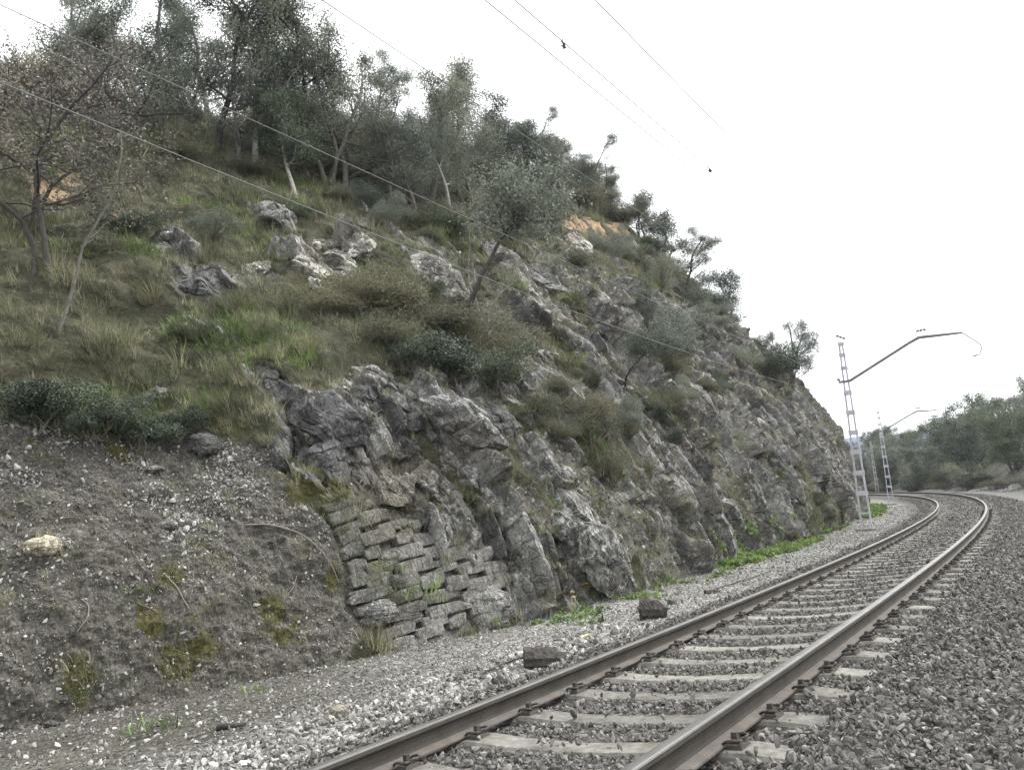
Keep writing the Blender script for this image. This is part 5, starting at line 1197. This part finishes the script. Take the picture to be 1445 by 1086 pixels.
for s, n, z, lb in ((30.7, 2.97, -.5, 'steel lattice mast with a bent cantilever arm, the tall one beside the cliff end'), (64.5, 2.9, -.5, 'smaller lattice mast with cantilever arm standing clear in the bend'), (113, -3.0, -.3, 'small distant lattice mast seen between the other two, outside the far curve')):
    o = local_axes_obj('catenary_mast', s, n, z); tag(o, lb, 'mast', 'catenary masts along the line')
    if n < 0: o.rotation_euler.z += math.pi
    for nm, me, m in MAST:
        q = bpy.data.objects.new(nm, me); COL.objects.link(q); q.parent = o

# ---------------- wires
def wire_obj(name, label, spans, r, mat, cat='wire'):
    V = []; Fc = []
    pts = []
    for A, B, f in spans:
        k = 40
        for i in range(k + 1):
            t = i / k; q = np.array(A) * (1 - t) + np.array(B) * t; q[2] = f(t, A, B); pts.append(q)
    tube_v(V, Fc, pts, r, 5, False); o = link(name, mesh_from(name, V, Fc, True), M[mat]); tag(o, label, cat); return o
MS = [(-9.3, 2.97), (30.7, 3.07), (64.5, 3.0), (113, -3.1), (160, -3.0)]
def line(name, label, zs, dn, first, r, mat, sag=.5):
    sp = []
    for i in range(len(MS) - 1):
        A = P(MS[i][0], MS[i][1] + dn, zs[i]); B = P(MS[i + 1][0], MS[i + 1][1] + dn, zs[i + 1]); L = np.linalg.norm((B - A)[:2])
        if i == 0: f = (lambda t, A, B, L=L: first[0] + first[1] * (1 - t) * L + first[2] * ((1 - t) * L) ** 2)
        else: f = (lambda t, A, B: A[2] * (1 - t) + B[2] * t - sag * 4 * t * (1 - t))
        sp.append((A, B, f))
    return wire_obj(name, label, sp, r, mat)
line('feeder_cable', 'lowest bright cable crossing the slope to the mast', [5.5, 4.51, 4.5, 4.5, 4.5], .05, (4.51, -.043, .0017), .0052, 'wire')
line('feeder_cable', 'middle bright cable crossing the wood and cliff', [5.6, 5.17, 5.2, 5.2, 5.2], .08, (5.17, -.012, .0006), .0046, 'wire')
line('earth_wire', 'highest wire passing in front of the crest trees to the mast top', [7.5, 6.78, 6.8, 6.8, 6.8], .02, (6.78, -.004, .00065), .0068, 'wire')
CS = [(-9.3, 0), (30.7, 0.0), (64.5, 0), (100, 0), (135, 0)]
def cline(name, label, z, sag, dn, r, mat):
    sp = []
    for i in range(4):
        A = P(CS[i][0], dn if i == 1 else dn, z); B = P(CS[i + 1][0], dn, z); sp.append((A, B, (lambda t, A, B: z - sag * 4 * t * (1 - t))))
    return wire_obj(name, label, sp, r, mat)
cline('messenger_wire', 'thin carrying wire over the track, the steepest line in the sky', 6.50, .25, .1, .0066, 'wire_pale')
c1 = cline('contact_wire', 'pale contact wire over the track, on the hill side of the pair', 5.22, .02, .12, .0053, 'wire_pale')
c2 = cline('contact_wire', 'pale contact wire over the track, on the outer side of the pair', 5.22, .02, -.06, .0053, 'wire_pale')
for i, (px, py, lb) in enumerate([(796, 67, 'small dark clamp high on the contact wires'), (1002, 242, 'small dark clamp on the contact wires nearer the mast')]):
    A = P(30.7, .03, 5.22); B = P(-9.3, .03, 5.22); d = ray(px, py); u = (B - A)[:2]; u /= np.linalg.norm(u); nn = np.array([-u[1], u[0]])
    t = (A[:2] @ nn) / (d[:2] @ nn); X = CAM + d * t; o = empty('wire_clamp', tuple(X)); tag(o, lb, 'clamp', 'clamps on the contact wires')
    V = []; Fc = []; box_v(V, Fc, (0, 0, .012), .024, .02, .045); tube_v(V, Fc, [(-.028, 0, .018), (.024, 0, -.004)], .007, 5); link('clamp_body', mesh_from('clamp_body', V, Fc), M['black'], o)
    V = []; Fc = []; tube_v(V, Fc, [(0, 0, .025), (-.02, 0, .06), (.0, 0, .085)], .006, 5); link('hook', mesh_from('hook', V, Fc), M['black'], o)

# ================================================================== small things beside the rail
def ground_at(px, py): return on_ground(px, py)
def offcut(px, py, w, h, dpt, seed, label, rz, name='timber_offcut', mat='timber'):
    p, s, n = ground_at(px, py); d = project(p)[2]; W = w / F * d; Hh = h / F * d; rs = np.random.RandomState(seed); V = []; Fc = []
    k = 22; m = 16                        # half-round balk: flat sawn end, broken end
    for i in range(m):
        x = -W / 2 + W * i / (m - 1); sc = 1 - .55 * max(0, (i - 9) / 6.0) ** 1.3
        for j in range(k):
            t = 2 * math.pi * j / k; r = 1 + .045 * rs.randn() * (i not in (0,)) + .05 * math.sin(i * 1.3 + 5 * t) + .07 * math.cos(9 * t); y = math.cos(t) * dpt / 2 * r * sc; z = Hh / 2 + math.sin(t) * Hh / 2 * min(r, 1.1) * (sc if math.sin(t) > 0 else 1)
            V.append((x + .03 * rs.randn() * (i == m - 1), y, max(z, -.03)))
    for i in range(m - 1):
        for j in range(k): Fc.append((i * k + j, (i + 1) * k + j, (i + 1) * k + (j + 1) % k, i * k + (j + 1) % k))
    Fc.append(tuple(range(k))); Fc.append(tuple((m - 1) * k + j for j in range(k))[::-1])
    me = bpy.data.meshes.new(name); me.from_pydata(V, [], Fc); me.update(); o = link(name, me, M[mat], None, tuple(p - np.array([0, 0, .05]))); o.rotation_euler = (.04, .05, rz); tag(o, label, 'timber'); return o
offcut(766, 938, 54, 34, .24, 3, 'dark ribbed timber stump lying close to the rail with a frayed end', .1)
offcut(921, 872, 36, 30, .26, 5, 'squat dark timber block with a bolt hole, farther along the rail', -.2)
offcut(1006, 836, 24, 9, .12, 7, 'flat dark timber piece lying by the path beyond the block', .2)
def flat_rock(px, py, w, h, label, mat, seed, name='loose_stone'):
    p, s, n = ground_at(px, py); d = project(p)[2]; a = w / F * d / 2; b = h / F * d / 2
    me = stone_mesh(name, seed, 3, 12, (a * 1.2, a * .8, b * 1.25), .05, .5, .85); me.materials.append(M[mat]); o = link(name, me, None, None, tuple(p + np.array([0, 0, b * .5]))); o.rotation_euler = (0, 0, seed); tag(o, label, 'stone'); return o
flat_rock(829, 912, 26, 10, 'flat dark stone leaning under a white one near the rail', 'rock_dark', 3)
flat_rock(826, 900, 22, 9, 'small white stone just behind the flat dark one', 'rock_cream', 4)
flat_rock(950, 852, 22, 10, 'dark stone just beyond the squat timber block', 'rock_dark', 5)
flat_rock(484, 915, 24, 14, 'brown rounded stone at the foot of the soil slope', 'rock', 6)
flat_rock(480, 1008, 34, 16, 'pale two-toned slab lying in the gravel by the rail', 'rock_pale', 7)
flat_rock(660, 948, 22, 12, 'rough grey stone in the gravel beside the cable', 'rock', 8)
flat_rock(736, 924, 30, 7, 'thin pale board-like stone behind the timber stump', 'rock_pale', 9)
flat_rock(700, 962, 20, 12, 'dark round-edged stone close to the rail head', 'rock_dark', 10)
flat_rock(72, 1024, 30, 12, 'dark clod half sunk in the soil at the picture corner', 'rock_dark', 11)
def curve_thing(name, label, pix, r, mat, cat, hill=False, lift=.02):
    pts = []
    for px, py in pix:
        h = SURF.hit(px, py) if hill else None
        p = h[0] + h[1] * lift if h else on_ground(px, py)[0] + np.array([0, 0, lift]); pts.append(p)
    # smooth
    Q = []; A = np.array(pts)
    for i in range(len(A) - 1):
        for t in np.linspace(0, 1, 6, endpoint=False):
            a, b, c, d = A[max(i - 1, 0)], A[i], A[i + 1], A[min(i + 2, len(A) - 1)]
            Q.append(.5 * (2 * b + (c - a) * t + (2 * a - 5 * b + 4 * c - d) * t * t + (3 * b - a - 3 * c + d) * t ** 3))
    Q.append(A[-1]); rad = np.linspace(r, r * .6, len(Q)); V = []; Fc = []; tube_v(V, Fc, Q, rad, 6); o = link(name, mesh_from(name, V, Fc, True), M[mat]); tag(o, label, cat); return o
curve_thing('fallen_stick', 'dark thick stick lying across the pale gravel', [(306, 1030), (325, 1028), (347, 1026)], .032, 'timber', 'stick', False, .025)
curve_thing('black_cable', 'loose black cable curling from the timber stump into the gravel', [(742, 930), (720, 937), (700, 945), (684, 952), (676, 962)], .012, 'cable', 'cable', False, .03)
curve_thing('black_cable', 'straight black cable running along the path past the green weeds', [(1012, 832), (1035, 824), (1060, 816), (1090, 805)], .014, 'cable', 'cable', False, .02)
curve_thing('dead_root', 'long bare root arching down the soil beside the wall', [(345, 742), (380, 742), (420, 752), (445, 770), (465, 795), (476, 820)], .016, 'twig', 'root', True)
curve_thing('dead_root', 'thin root hanging beside the green moss patch', [(232, 812), (248, 830), (258, 845), (266, 860)], .012, 'twig', 'root', True)
curve_thing('dead_root', 'forked pale twig lying low in the middle of the soil', [(180, 846), (200, 854), (222, 864)], .009, 'twig', 'root', True)
curve_thing('dead_root', 'short pale twig standing on the soil near the cream block', [(114, 846), (124, 856), (122, 872), (110, 890)], .009, 'twig', 'root', True)
curve_thing('dead_root', 'pale twig slanting on the soil close to the wall', [(418, 812), (412, 830), (400, 846)], .008, 'twig', 'root', True)

# ================================================================== air
def build_haze():
    V = []; Fc = []; box_v(V, Fc, (150, 700, 140), 4600, 4900, 300)
    m = bpy.data.materials.new('pale_air'); m.use_nodes = True; nt = m.node_tree; nt.nodes.clear(); o_ = nt.nodes.new('ShaderNodeOutputMaterial'); v = nt.nodes.new('ShaderNodeVolumePrincipled')
    v.inputs['Color'].default_value = (.86, .93, 1.0, 1); v.inputs['Density'].default_value = .00032; v.inputs['Anisotropy'].default_value = .2
    nt.links.new(v.outputs[0], o_.inputs['Volume'])
    tag(link('haze', mesh_from('haze', V, Fc), m), 'thin pale haze in the valley air', kind='stuff')
build_haze()
